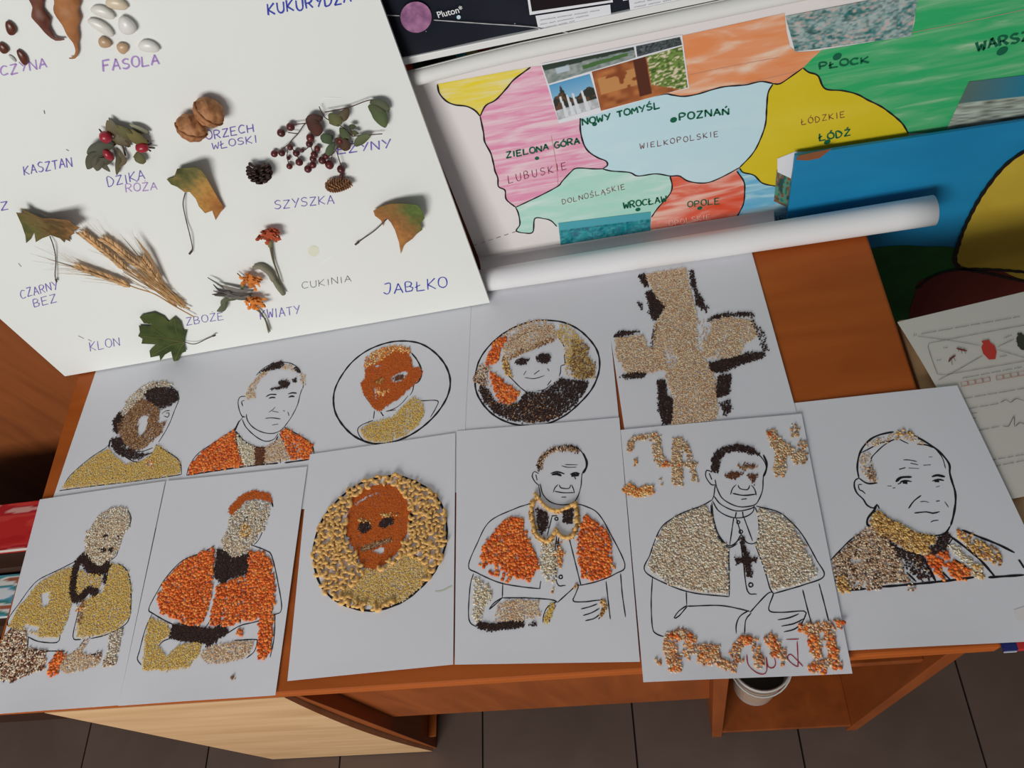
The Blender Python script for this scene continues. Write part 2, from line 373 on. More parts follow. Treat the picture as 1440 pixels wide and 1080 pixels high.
def lettering(S, text, p0, p1, h, mat, parent, wid=0.0016, gap=0.28, lean=0.0, off=0.0003, name='lettering'):
    """handwritten capitals on S, baseline from pixel p0 to p1, height h pixels"""
    p0, p1 = np.array(p0, float), np.array(p1, float); d = p1 - p0; L = np.linalg.norm(d); e = d / L
    up = np.array([e[1], -e[0]]); up = up + e * lean
    wl = [0.45 if c in 'I' else (0.6 if c == ' ' else 1.0) for c in text]; tot = sum(wl) + gap * (len(text) - 1); u = L / tot
    mb = MB(); x = 0; lr = random.Random(text)
    for c, wc in zip(text, wl):
        j = lr.uniform(-.06, .06); hs = lr.uniform(.92, 1.08)
        for st in G[c]:
            pts = [p0 + e * (x + a * wc) * u + up * (b * hs + j) * h for a, b in st]
            uv = S.uvs(pts); uv = smooth_line(uv, False, 0.002) if (len(st) > 4) else np.vstack([smooth_line(uv[i:i + 2], False, 0.002) for i in range(len(uv) - 1)])
            V, F = ribbon(S, uv, wid, False, off, False); mb.add(V, F)
        x += wc + gap
    return mb.out(name, mat, parent)
def scribble(mb, S, p0, p1, h, wid=0.0006, off=0.0003, seed=0):
    """a line of print too small to read: broken little waves"""
    r = random.Random(seed); p0, p1 = np.array(p0, float), np.array(p1, float); L = np.linalg.norm(p1 - p0); e = (p1 - p0) / L; up = np.array([e[1], -e[0]])
    x = 0
    while x < L - 3:
        wl = min(r.uniform(8, 24), L - x); n = max(3, int(wl / 1.3))
        pts = [p0 + e * (x + wl * k / n) + up * h * (0.5 + (0.5 if k % 2 else -0.5) * r.uniform(.4, 1)) for k in range(n + 1)]
        V, F = ribbon(S, S.uvs(pts), wid, False, off, False); mb.add(V, F); x += wl + 3
def disc(S, c, r, mat, parent, name='map_dot', off=0.0003, n=14):
    c = S.uv(c); a = np.arange(n) * 2 * math.pi / n
    return raw(name, S.pt(np.stack([c[0] + r * np.cos(a), c[1] + r * np.sin(a)], 1), off), [tuple(range(n))], mat, parent)
def ring(c, r, n=10): return [(c[0] + r * math.cos(2 * math.pi * i / n), c[1] + r * math.sin(2 * math.pi * i / n)) for i in range(n)]

# ================================================================ THE SETTING
mb = MB(); mb.box((-2.9, -1.2, -0.05), (2.0, 1.2, -0.004)); fl = mb.out('floor', GROUT); fl['kind'] = 'structure'
base = None
TX = 0.2995
tile_me = None
for i in range(-10, 6):
    for j in range(-2, 2):
        x0 = 0.184 + i * TX; y0 = -0.02 + j * 0.60
        if tile_me is None:
            mb = MB(); mb.box((0.0018, 0.0018, -0.0045), (TX - 0.0018, 0.5982, 0.0)); t0 = mb.out('floor_tile', TILE, fl, origin=(0, 0, 0))
            tile_me = t0.data; t = t0
        else: t = bpy.data.objects.new('floor_tile', tile_me); COL.objects.link(t); t.parent = fl
        t.location = tuple(np.array([x0, y0, 0]) - wloc(fl))
mb = MB(); mb.box((-2.9, 1.10, 0), (2.0, 1.2, 2.4)); wb = mb.out('wall_back', WALLM); wb['kind'] = 'structure'

# ================================================================ DESK
XL, XR, YF, YB = -0.893, 0.314, 0.156, 0.735
desk = thing('desk', 'orange-brown laminate desk carrying the seed pictures', 'desk', (-0.29, 0.45, 0))
mb = MB(); mb.box((XL, YF, H - 0.022), (XR, YB, H)); mb.out('desktop', WOOD, desk, bevel=0.003)
def slab(a, b, name, mat, parent, shx=0.0, bevel=0.001):
    """box whose foot is shifted sideways by shx (a slightly racked panel)"""
    m = MB(); m.box(a, b); z0, z1 = a[2], b[2]
    m.v = [(x + shx * (z1 - z) / (z1 - z0), y, z) for x, y, z in m.v]; return m.out(name, mat, parent, bevel=bevel)
T = 0.018
# left pedestal: pale front, brown sides
slab((-0.494, YF + 0.006, 0.0), (-0.476, YB - 0.02, H - 0.022), 'side_panel', WOODV_SHADED, desk, -0.034)
slab((-0.84, YF + 0.02, 0.0), (-0.822, YB - 0.02, H - 0.022), 'side_panel', WOODV_SHADED, desk, -0.034)
slab((-0.822, YB - 0.04, 0.05), (-0.494, YB - 0.022, H - 0.022), 'back_panel', WOODV_SHADED, desk, -0.03)
slab((-0.825, YF + 0.02, 0.05), (-0.49, YB - 0.05, 0.068), 'shelf', WOODV_SHADED, desk, -0.03)
# pale door, bowed a little away from the carcass
m = MB(); n = 12
for k in range(n + 1):
    t = k / n; z = (H - 0.024) * (1 - t) + 0.006 * t; bow = 0.010 * math.sin(math.pi * min(1, t * 1.02)) ; xr = -0.482 - 0.034 * t - 0.013 * math.sin(math.pi * t) ** 0.8; xl = -0.815 - 0.045 * t
    for (x, y) in ((xl, YF - 0.0), (xr, YF - 0.0 - bow * 0.3), (xr, YF + 0.016 - bow * 0.3), (xl, YF + 0.016)): m.v.append((x, y, z)); m.c.append((1, 1, 1))
for k in range(n):
    for q in range(4): m.f.append((4 * k + q, 4 * k + (q + 1) % 4, 4 * k + 4 + (q + 1) % 4, 4 * k + 4 + q)[::-1])
m.f += [(0, 1, 2, 3), (4 * n + 3, 4 * n + 2, 4 * n + 1, 4 * n)]
dd = m.out('door', BEECH, desk); dd['label'] = 'pale beech door'
m = MB(); m.box((-0.51, YF + 0.012, 0.33), (-0.497, YF + 0.03, 0.40)); m.out('hinge', flat('hinge_metal', (0.5, 0.5, 0.5), 0.3, 0.6), desk)
# modesty panel and right pedestal
slab((-0.495, YF + 0.028, H - 0.44), (0.028, YF + 0.046, H - 0.022), 'modesty_panel', WOODV_SHADED, desk)
slab((0.028, YF + 0.001, 0.0), (0.046, YB - 0.02, H - 0.022), 'side_panel', WOODV_SHADED, desk)
slab((0.268, YF + 0.001, 0.0), (0.286, YB - 0.02, H - 0.022), 'side_panel', WOODV_SHADED, desk)
slab((0.046, YF + 0.003, 0.045), (0.268, YB - 0.04, 0.063), 'shelf', WOODV_SHADED, desk)
slab((0.046, YF + 0.012, H - 0.135), (0.268, YB - 0.04, H - 0.117), 'shelf', WOODV_SHADED, desk)
slab((0.046, YB - 0.04, 0.045), (0.268, YB - 0.022, H - 0.022), 'back_panel', WOODV_SHADED, desk)
# bucket on the bottom shelf
BKX, BKY = 0.115, 0.236
bk = thing('bucket', 'small white plastic bucket on the bottom shelf of the desk', 'bucket', (BKX, BKY, 0.063))
def lathe(prof, n=32, c=(0, 0, 0)):
    V = [(c[0] + r * math.cos(2 * math.pi * i / n), c[1] + r * math.sin(2 * math.pi * i / n), c[2] + z) for r, z in prof for i in range(n)]
    F = [(j * n + i, j * n + (i + 1) % n, (j + 1) * n + (i + 1) % n, (j + 1) * n + i) for j in range(len(prof) - 1) for i in range(n)]
    return V, F
m = MB(); V, F = lathe([(0.0005, 0.0005), (0.036, 0.0005), (0.0375, 0.003), (0.0455, 0.226), (0.0485, 0.227), (0.0485, 0.239), (0.0465, 0.240), (0.0445, 0.237), (0.036, 0.006), (0.0005, 0.005)], 36, (BKX, BKY, 0.063)); m.add(V, F)
m.out('pail', PLASTIC, bk, smooth=True)
m = MB(); V, F = lathe([(0.0396, 0.050), (0.0447, 0.195)], 36, (BKX, BKY, 0.063)); F = [f for k, f in enumerate(F) if 20 <= k % 36 <= 33]; m.add(V, F); m.out('paper_label', flat('bucket_label', (0.42, 0.30, 0.22), 0.5), bk)
m = MB(); m.tube([(BKX + 0.049 * math.cos(a), BKY + 0.049 * math.sin(a), 0.063 + 0.222 - 0.03 * max(0, math.sin(-a))) for a in np.linspace(math.pi, 2 * math.pi, 16)], 0.0015); m.out('wire_handle', flat('wire', (0.5, 0.5, 0.48), 0.35, 0.6), bk, smooth=True)
m = MB(); V, F = lathe([(0.0004, 0.16), (0.0415, 0.16)], 36, (BKX, BKY, 0.063)); m.add(V, F); m.out('contents', flat('dark_contents', (0.09, 0.085, 0.075), 0.7), bk)

# ================================================================ BOOKCASE BEHIND, with books
bc = thing('bookcase', 'tall brown laminate bookcase standing behind the desk', 'bookcase', (-0.3, 0.95, 0))
BY = 0.775
for x in (-2.3, -1.12, -0.335, 0.45, 1.2): slab((x, BY + 0.004, 0), (x + T, 1.08, 1.5), 'side_panel', DARKWOOD, bc)
for z in (0.0, 0.86, 1.2, 1.482): slab((-2.282, BY + 0.004, z), (1.2, 1.08, z + T), 'shelf', DARKWOOD, bc)
slab((-2.3, 1.08, 0), (1.218, 1.088, 1.5), 'back_panel', DARKWOOD, bc)
for i, (a, b) in enumerate(((-2.3, -1.66), (-1.656, -0.90), (-0.896, -0.337), (-0.333, 0.058), (0.062, 0.448), (0.452, 0.83), (0.834, 1.218))):
    d = slab((a + .001, BY - 0.014, 0.02), (b - .001, BY + 0.003, 0.875), 'door', DARKWOOD, bc)
bx = -0.312
book_cols = [(0.40, 0.12, 0.05), (0.03, 0.03, 0.03), (0.01, 0.10, 0.06), (0.50, 0.30, 0.12), (0.60, 0.04, 0.02), (0.55, 0.06, 0.03), (0.01, 0.07, 0.05), (0.02, 0.02, 0.02), (0.05, 0.08, 0.05), (0.06, 0.30, 0.45), (0.60, 0.40, 0.15), (0.50, 0.05, 0.05), (0.30, 0.28, 0.30), (0.55, 0.50, 0.40)]
names = ['brown', 'black', 'dark green', 'tan', 'scarlet', 'brick red', 'pine green', 'jet black', 'olive black', 'sky blue', 'golden tan', 'crimson', 'grey', 'cream']
for k, c in enumerate(book_cols):
    wd = [0.016, 0.020, 0.018, 0.010, 0.013, 0.013, 0.014, 0.016, 0.022, 0.012, 0.015, 0.013, 0.017, 0.014][k]; hb = 0.24 + 0.012 * math.sin(k * 2.3)
    t = thing('book', '%s-spined book upright on the shelf in the gap below the space poster' % names[k], 'book', (bx + wd / 2, BY + 0.09, 0.878), 'books on the shelf behind the map')
    m = MB(); m.box((bx, BY + 0.006, 0.878), (bx + wd - 0.001, BY + 0.008, 0.878 + hb)); m.box((bx, BY + 0.008, 0.878), (bx + 0.0015, BY + 0.165, 0.878 + hb)); m.box((bx + wd - 0.0025, BY + 0.008, 0.878), (bx + wd - 0.001, BY + 0.165, 0.878 + hb))
    m.out('cover', flat('book_cover%d' % k, tuple(min(.9, q * 2.2 + .01) for q in c), 0.4), t)
    m = MB(); m.box((bx + 0.0016, BY + 0.010, 0.881), (bx + wd - 0.0026, BY + 0.16, 0.875 + hb)); m.out('pages', PAPER2, t)
    bx += wd
# ================================================================ LOW STEPPED DISPLAY WITH PICTURE BOOKS AT THE LEFT
st = thing('stepped_book_stand', 'dark wooden stepped stand of picture books left of the desk', 'book stand', (-1.35, 0.45, 0))
steps = [(0.60, 0.47, 0.42), (0.47, 0.37, 0.385), (0.37, 0.26, 0.30)]
SD = flat('dark_stain', (0.045, 0.016, 0.008), 0.6)
for y1, y0, z in steps:
    m = MB(); m.box((-1.75, y0, z - 0.018), (-0.95, y1 + 0.0, z)); m.out('tread', SD, st, bevel=0.001)
    m = MB(); m.box((-1.75, y0 + 0.001, 0.0), (-0.95, y0 + 0.018, z - 0.018)); m.out('riser', SD, st)
def art_blocks(cols, sc, seed):
    cols = np.array(cols)
    def fn(u, v):
        n = vnoise(np.stack([u, v], 1), sc, seed); k = np.clip((n * len(cols)).astype(int), 0, len(cols) - 1); return cols[k]
    return fn
def flat_book(x0, x1, y0, y1, z, th, coverfn, label, edgec, group=None, name='picture_book'):
    t = thing(name, label, 'book', ((x0 + x1) / 2, (y0 + y1) / 2, z), group)
    m = MB(); m.box((x0 + .002, y0 + .002, z + 0.001), (x1 - .002, y1 - .002, z + th - 0.001)); m.out('pages', PAPER2, t)
    m = MB(); m.box((x0, y0, z), (x1, y1, z + 0.001)); m.box((x0, y0, z + th - 0.001), (x1, y1, z + th)); m.box((x1 - .001, y0, z), (x1, y1, z + th)); m.out('cover', flat('cover_' + label[:9], edgec, 0.35), t)
    nx, ny = 50, 34; u, v = np.meshgrid(np.linspace(0, 1, nx), np.linspace(0, 1, ny)); u = u.ravel(); v = v.ravel()
    W = np.stack([x0 + (x1 - x0) * u, y0 + (y1 - y0) * v, np.full(len(u), z + th + 0.0003)], 1)
    F = np.array([(j * nx + i, j * nx + i + 1, (j + 1) * nx + i + 1, (j + 1) * nx + i) for j in range(ny - 1) for i in range(nx - 1)])
    raw('cover_picture', W, F, PRINT, t, col=coverfn(u, v))
flat_book(-1.45, -1.0, 0.50, 0.595, 0.42, 0.018, art_blocks([(.55, .02, .02), (.62, .03, .03), (.70, .06, .05), (.5, .02, .03), (.75, .4, .35)], 6, 1), 'red glossy picture book on the top step of the left stand', (.5, .03, .03), 'picture books on the stand')
flat_book(-1.45, -1.0, 0.385, 0.465, 0.385, 0.012, art_blocks([(.75, .8, .82), (.1, .35, .5), (.05, .25, .22), (.8, .8, .75), (.4, .12, .06), (.3, .4, .1)], 9, 2), 'white and blue picture book on the middle step of the left stand', (.6, .65, .65), 'picture books on the stand')
flat_book(-1.45, -1.02, 0.275, 0.365, 0.30, 0.012, art_blocks([(.10, .35, .05), (.12, .2, .45), (.75, .5, .08), (.2, .15, .4), (.15, .45, .08), (.45, .08, .03)], 6, 5), 'green and yellow picture book on the lowest step of the left stand', (.7, .7, .7), 'picture books on the stand')

# ================================================================ SECOND TABLE AT THE RIGHT
st2 = thing('side_table', 'pale beech table pushed against the right end of the desk', 'table', (0.85, 0.38, 0))
m = MB(); m.box((0.321, 0.195, H - 0.034), (1.4, 0.565, H - 0.012)); m.out('tabletop', BEECH, st2, bevel=0.002)
for x in (0.75, 1.36):
    for y in (0.21, 0.53): m = MB(); m.box((x, y, 0), (x + 0.03, y + 0.03, H - 0.034)); m.out('leg', BEECH, st2)

# ================================================================ MAP
MY = 0.752
MAP = Surf((0, MY, H), (1, 0, 0), (0, 0, 1))
mp = thing('map_poster', 'hand-coloured wall map with photos and green town names above the desk', 'map', (0.15, MY, H))
def grid_poly(S, x0, x1, z0, z1, off): return S.pt([(x0, z0), (x1, z0), (x1, z1), (x0, z1)], off)
mc_ = [(-0.226, .002), (0.62, .002), (0.62, .378), (-0.226, .350)]; W = np.vstack([MAP.pt(mc_, 0.0), MAP.pt(mc_, -0.0006)])
raw('paper', W, [(0, 1, 2, 3), (7, 6, 5, 4), (0, 4, 5, 1), (1, 5, 6, 2), (2, 6, 7, 3), (3, 7, 4, 0)], flat('map_paper', (0.82, 0.77, 0.75), 0.7, 0.2), mp)
# rolled bottom end of the map, lying on the desk
def roll(name, pts, radii, mat, parent, turns=1.15, start=math.pi / 2, n=44, end_open=True):
    """spiral tube of paper along an axis"""
    V = []; F = []; m_ = len(pts)
    for i, (p, r) in enumerate(zip(pts, radii)):
        for k in range(n + 1):
            t = k / n; a = start - 2 * math.pi * turns * t; rr = r * (1 - 0.10 * t)
            V.append((p[0], p[1] + rr * math.cos(a), p[2] + rr * math.sin(a)))
    for i in range(m_ - 1):
        for k in range(n): F.append((i * (n + 1) + k, i * (n + 1) + k + 1, (i + 1) * (n + 1) + k + 1, (i + 1) * (n + 1) + k))
    o = raw(name, V, F, mat, parent, smooth=True)
    s = o.modifiers.new('s', 'SOLIDIFY'); s.thickness = 0.0006; return o
xs = np.linspace(-0.225, 0.395, 14)
rad = [0.0165 + 0.0038 * (i / 13) for i in range(14)]
pts = [(x, 0.7055 + 0.004 * (0.4 - x), H + r + 0.0022) for x, r in zip(xs, rad)]
roll('rolled_end', pts, rad, flat('roll_paper', (0.80, 0.79, 0.79), 0.7, 0.2), mp, 1.6, 0.0)
V = []; F = []
for i, x in enumerate(np.linspace(-0.226, 0.2, 8)):
    for k in range(7):
        t = k / 6; V.append((x, MY - 0.001 - 0.022 * t * t, H + 0.020 - 0.016 * math.sin(t * math.pi / 2)))
for i in range(7):
    for k in range(6): F.append((i * 7 + k, i * 7 + k + 1, (i + 1) * 7 + k + 1, (i + 1) * 7 + k))
raw('bottom_bend', V, F, flat('map_bend', (0.82, 0.77, 0.75), 0.7, 0.2), mp, smooth=True)
# top curl
xs = np.linspace(-0.24, 0.31, 12)
tp = [MAP.pt([(x, 0.349 + 0.0 * (x))])[0] + np.array([0, -0.0095, 0.0015 + min(.0065, .05 * (x + .24)) + .006 * (x + .24)]) for x in xs]
roll('curled_top', tp, [0.0086 for x in xs], flat('curl_paper', (0.80, 0.79, 0.74), 0.7, 0.2), mp, 1.15, math.pi * 0.45)

M1 = K(540, 0, .25); M2 = K(860, 0, .25); M3 = K(1080, 0, .25); M4 = K(600, 160, .25); M5 = K(860, 180, .25)
bA = [(615, 118), (618, 131), (628, 142), (640, 147), (656, 149), (668, 155), (675, 163)]
bA2 = [(675, 163), (677, 172), (680, 187), (681, 197), (684, 204), (690, 215), (694, 230), (696, 240), (700, 250), (701, 262), (710, 267), (712, 280), (725, 291)]
bA3 = [(725, 291), (729, 300), (731, 315), (726, 324), (736, 327), (749, 326), (752, 307), (765, 307), (775, 310), (783, 318)]
bB = [(675, 163), (683, 148), (697, 140), (712, 124), (722, 112), (735, 102), (746, 94)]
bC = [(816, 164), (816, 182), (820, 200), (827, 212), (840, 221), (852, 226), (854, 232), (847, 237)]
bC2 = [(847, 237), (835, 237), (811, 236), (802, 242), (790, 255), (785, 261), (765, 272), (740, 284), (725, 291)]
bW = [(820, 163), (845, 156), (890, 142), (932, 132), (945, 133), (960, 135), (980, 132), (1015, 122), (1047, 119), (1060, 116), (1072, 114), (1087, 117)]
bWr = [(1087, 117), (1080, 130), (1078, 150), (1076, 175), (1067, 200), (1057, 217), (1040, 235)]
bWb = [(1040, 235), (1020, 246), (1000, 255), (985, 257), (967, 254), (955, 247), (942, 247), (922, 244), (897, 247), (885, 242), (860, 240), (847, 237)]
bY = [(1087, 117), (1097, 117), (1115, 105), (1129, 95)]
bY2 = [(1129, 95), (1137, 101), (1150, 106), (1160, 124), (1185, 127), (1205, 132), (1220, 140), (1240, 150), (1260, 165), (1270, 175), (1277, 187)]
bYb = [(1040, 236), (1045, 242), (1060, 246), (1072, 257), (1089, 261), (1100, 262)]
bO = [(942, 247), (945, 260), (942, 272), (925, 292), (916, 305)]
bO2 = [(1036, 240), (1046, 255), (1047, 270), (1045, 287), (1035, 307), (1026, 328)]
bO3 = [(914, 330), (928, 330), (945, 340), (962, 338), (975, 328), (985, 334)]
def crayon(name, c, c2, rot, sc=(1, 1, 8), pos=(0.30, 0.5, 0.72), ns=22):
    mid = tuple((a + b) / 2 * 1.0 for a, b in zip(c, c2))
    return streaky(name, [(pos[0], c), (pos[1], tuple(0.8 * a + 0.2 * b for a, b in zip(c, c2))), (pos[2], c2)], sc, ns, 7, 0.65, 0.2, rot)
reg = [
 ('yellow_region', bA + bB[1:], crayon('yellow_crayon', (.86, .68, .03), (.84, .76, .45), (0, -.7, 0), ns=20)),
 ('pink_region', bB[::-1][:-1] + bA2 + bC2[::-1][1:] + bC[::-1][1:] + [(790, 172), (764, 92)], crayon('pink_crayon', (.80, .26, .44), (.86, .62, .68), (0, .15, 0), (1, 1, 9), (.30, .42, .62), 14)),
 ('sky_region', bW + bWr[1:] + bWb[1:] + bC[::-1][1:], crayon('pale_blue_paint', (.56, .78, .84), (.62, .80, .84), (0, .2, 0), (1, 1, 3), ns=10)),
 ('ochre_region', bY + bY2[1:] + [(1277, 215), (1110, 262)] + bYb[::-1][1:] + bWr[::-1][1:], crayon('ochre_paint', (.70, .54, .015), (.74, .58, .04), (0, .2, 0), (1, 1, 2), ns=8)),
 ('green_region', bY2 + [(1480, 180), (1480, -72), (1292, -38), (1286, 30), (1281, 50), (1155, 70), (1136, 84)], crayon('green_crayon', (.03, .42, .14), (.42, .62, .40), (0, .5, 0), (1.2, 1, 9), (.42, .58, .80), 9)),
 ('orange_region', [(958, 50), (1103, 18), (1106, 45), (1111, 66), (1122, 73), (1154, 71), (1142, 82), (1129, 95), (1115, 105), (1097, 117), (1087, 117), (1072, 114), (1047, 119), (1015, 122), (980, 132), (960, 135), (932, 132), (966, 124)], crayon('salmon_crayon', (.82, .28, .10), (.86, .62, .46), (0, .9, 0), (1, 1, 4), (.34, .50, .66), 14)),
 ('mint_region', bC2[::-1] + bWb[::-1][1:7] + bO[1:] + [(915, 298), (785, 314)] + bA3[::-1][0:1] + bA3[::-1][1:], crayon('mint_crayon', (.42, .74, .62), (.68, .82, .76), (0, .5, 0), (1, 1, 5), ns=14)),
 ('red_region', bWb[0:7] + bO[1:] + [(914, 345), (1000, 345)] + bO2[::-1], crayon('red_crayon', (.74, .07, .02), (.86, .52, .42), (0, .9, 0), (1, 1, 4), (.32, .46, .66), 13)),
 ('blue_region', [(1036, 240)] + bYb + [(1112, 262), (1112, 330), (1020, 335)] + bO2[::-1][:-1], crayon('light_blue_crayon', (.12, .44, .66), (.50, .74, .80), (0, 1.0, 0), (1, 1, 4), (.35, .5, .68), 18)),
]
for i, (nm, poly, mt) in enumerate(reg): patch(nm, MAP, poly, mt, mp, 0.0003 + 0.00004 * i, 0.05)
strokes('border_lines', MAP, [bA, bA2, bA3, bB, bC, bC2, bW, bWr, bWb, bY, bY2, bYb, bO, bO2, bO3], INK, mp, 0.0019, 0.0008)
strokes('dashed_border', MAP, [[(665 + i * 11, 345 - i * 3.6), (671 + i * 11, 343 - i * 3.6)] for i in range(6)], GREYINK, mp, 0.0008, 0.0008)
strokes('pencil_lines', MAP, [[(985, 128), (1050, 116), (1120, 100)], [(968, 105), (1030, 92), (1095, 80)], [(775, 190), (782, 230), (785, 262)], [(1283, 45), (1360, 30), (1445, 12)]], flat('pencil', (.55, .30, .22), .8), mp, 0.0006, 0.0008)
for (tx, a, b, h, mt, wd, gp) in [
    ('ZIELONA GÓRA', (712, 222), (815, 201), 8, GREENINK, .0024, .25), ('LUBUSKIE', (715, 257), (797, 237), 10, BROWNINK, .0010, .6), ('NOWY TOMYŚL', (819, 176), (928, 151), 8.5, GREENINK, .0024, .25),
    ('POZNAŃ', (955, 169), (1025, 160), 9, GREENINK, .0026, .3), ('WIELKOPOLSKIE', (900, 209), (1010, 191), 7.5, BROWNINK, .0010, .5), ('ŁÓDZKIE', (1127, 175), (1188, 164), 8, BROWNINK, .0010, .45),
    ('ŁÓDŹ', (1152, 197), (1196, 190), 9, GREENINK, .0026, .3), ('PŁOCK', (1152, 97), (1222, 87), 9, GREENINK, .0028, .25), ('WARSZAWA', (1374, 71), (1496, 45), 12, GREENINK, .0036, .28),
    ('DOLNOŚLĄSKIE', (791, 287), (879, 265), 7, BROWNINK, .0010, .4), ('WROCŁAW', (877, 293), (937, 283), 8.5, GREENINK, .0026, .25), ('OPOLE', (967, 291), (1012, 286), 8, GREENINK, .0022, .3),
    ('OPOLSKIE', (941, 317), (999, 307), 7, flat('pale_pencil', (.85, .62, .55), .7), .0010, .4), ('ŚLĄSKIE', (1046, 320), (1103, 309), 8, flat('navy_marker', (.02, .08, .25), .6), .0012, .35)]:
    lettering(MAP, tx, a, b, h, mt, mp, wd * 0.8, gp, 0.1, 0.0010, 'town_name')
for c, r in [((755, 222), .0028), ((836, 174), .003), ((947, 168), .0042), ((1163, 199), .0040), ((1177, 79), .0048), ((1409, 71), .0058), ((897, 294), .0036), ((984, 292), .0036)]: disc(MAP, c, r, GREENINK, mp, off=0.0010)
# pasted photographs
patch('photo_backing', MAP, [(760, 89), (959, 48), (969, 123), (931, 132), (845, 158), (786, 173)], PAPER, mp, 0.0009)
def mix(a, b, t): return np.array(a)[None] * (1 - t[:, None]) + np.array(b)[None] * t[:, None]
def sel(c, m, col): c[m] = col; return c
def f_road(u, v):
    n = vnoise(np.stack([u * 3, v], 1), 9, 1); c = mix((.16, .22, .20), (.42, .44, .42), np.clip(n, 0, 1)); P = np.stack([u, v], 1)
    sel(c, v > .78 - .1 * n, (.03, .05, .035)); sel(c, (v < .62) & (v > .25) & (u > .42) & (u < .92) & (np.abs(v - .42 - (u - .66) * .2) < .14), (.07, .17, .045)); sel(c, (np.abs(u - .2) < .08) & (np.abs(v - .55) < .16), (.5, .6, .65)); return c
def f_dark(u, v): n = vnoise(np.stack([u * 4, v], 1), 12, 2); return mix((.015, .02, .025), (.18, .22, .22), n ** 2)
def f_fount(u, v):
    n = vnoise(np.stack([u, v], 1), 16, 3); c = mix((.10, .36, .62), (.45, .66, .80), 1 - v); t = .55 + .22 * np.exp(-((u - .26) / .06) ** 2) + .08 * np.sin(u * 9) + .08 * n
    sel(c, v < t, (.03, .035, .025)); c[(v < t) & (n > .6)] = (.12, .06, .03); g = v < .28; c[g] = mix((.40, .42, .42), (.66, .68, .70), n)[g]
    for x in (.2, .36, .5, .72): sel(c, (np.abs(u - x - (0.4 - v) * .06) < .05 * (1.0 - v)) & (v < .62) & (v > .02), (.74, .77, .80))
    return c
def f_fish(u, v):
    n = vnoise(np.stack([u * 1.5, v], 1), 9, 4); c = mix((.22, .045, .012), (.56, .20, .06), n); e = (np.abs(u - .27) < .22) & (np.abs(v - .60) < .2); sel(c, e & (n > .25), (.58, .27, .09)); c[(u > .46) & (u < .60) & (v > .1)] = (.10, .025, .012)
    g = (u > .62) & (v > .30 - (u - .62)); n2 = vnoise(np.stack([u, v], 1), 34, 5); cc = mix((.02, .06, .01), (.32, .48, .10), n2); cc[n2 > .72] = (.75, .62, .45); c[g] = cc[g]; return c
def f_city(dark, light, warm, seed, hz=.8):
    def fn(u, v):
        n = vnoise(np.stack([u * 1.8, v], 1), 7, seed) * .5 + vnoise(np.stack([u * 1.8, v], 1), 26, seed + 1) * .5; k = vnoise(np.stack([u * 1.8, v * 1.4], 1), 17, seed + 2)
        c = mix(dark, light, np.clip((n - .25) * 1.9, 0, 1)); m_ = np.clip((k - .62) * 4, 0, 1)[:, None] * .8; c = c * (1 - m_) + np.array(warm) * m_; c *= np.where((k < .2), .55, 1)[:, None]
        s = v > hz; c[s] = mix(light, (.10, .40, .50), vnoise(np.stack([u, v * 8], 1), 5, seed))[s]; return c
    return fn
photo_print('pasted_photo', MAP, [(762, 91), (891, 65), (894, 80), (771, 117)], f_road, mp, 60, 20, .0012, 'photo of a park road')
photo_print('pasted_photo', MAP, [(894, 64), (956, 51), (959, 62), (896, 79)], f_dark, mp, 40, 12, .0012, 'dark narrow photo')
photo_print('pasted_photo', MAP, [(772, 119), (829, 103), (843, 150), (785, 168)], f_fount, mp, 60, 50, .0012, 'photo of fountains under a blue sky')
photo_print('pasted_photo', MAP, [(832, 100), (959, 64), (967, 122), (845, 155)], f_fish, mp, 80, 50, .0012, 'brown photo with green leaves')
photo_print('pasted_photo', MAP, [(1104, 22), (1292, -14), (1281, 50), (1118, 72)], f_city((.02, .18, .17), (.42, .52, .50), (.66, .46, .42), 11, 1.1), mp, 90, 40, .0012, 'aerial photo of a town')
photo_print('pasted_photo', MAP, [(785, 313), (915, 297), (914, 348), (791, 366)], f_city((.0, .20, .24), (.08, .42, .46), (.05, .14, .22), 12, .80), mp, 70, 36, .0012, 'turquoise photo of a city skyline')
photo_print('pasted_photo', MAP, [(1362, 114), (1480, 100), (1480, 165), (1331, 180)], lambda u, v: np.where((v > .55)[:, None], mix((.10, .16, .14), (.02, .20, .30), np.clip(u * 1.5, 0, 1)), mix((.10, .10, .08), (.52, .60, .50), vnoise(np.stack([u, v * 5], 1), 9, 8))), mp, 50, 40, .0012, 'photo of a waterfront')
photo_print('pasted_photo', MAP, [(1092, 238), (1112, 244), (1110, 292), (1088, 282)], art_blocks([(.02, .14, .10), (.10, .30, .20), (.25, .10, .05), (.03, .08, .07)], 7, 4), mp, 12, 24, .0012, 'small dark green photo')
patch('torn_patch', MAP, [(1093, 222), (1118, 212), (1150, 212), (1116, 226), (1112, 250), (1093, 241)], PAPER, mp, 0.0013)

# ================================================================ SPACE POSTER
PY = 0.757
PST = Surf((0, PY - 0.01, H), (1, 0, 0), (0, 0, 1))
po = thing('space_poster', 'glossy black solar-system poster with a purple planet, top edge of the photo', 'poster', (0.1, PY, H + 0.37))
NAVY = streaky('space_print', [(0.3, (.006, .008, .013)), (0.7, (.014, .017, .030))], (1, 1, 1), 5, 5, 0.25, 0.25, coat=0.15)
V = []; F = []; nx, nz = 60, 26
for i in range(nx + 1):
    for k in range(nz + 1):
        x = -0.24 + 0.79 * i / nx; z = 0.378 + 0.26 * k / nz; b = 0.0007 * math.exp(-((k / nz) / 0.16) ** 2) * (1 + math.sin(i * .5)) + 0.0003 * math.sin(i * .35 + k * .5)
        V.append((x, PST.O[1] - 0.001 - b, H + z))
for i in range(nx):
    for k in range(nz): a = i * (nz + 1) + k; F.append((a, a + nz + 1, a + nz + 2, a + 1))
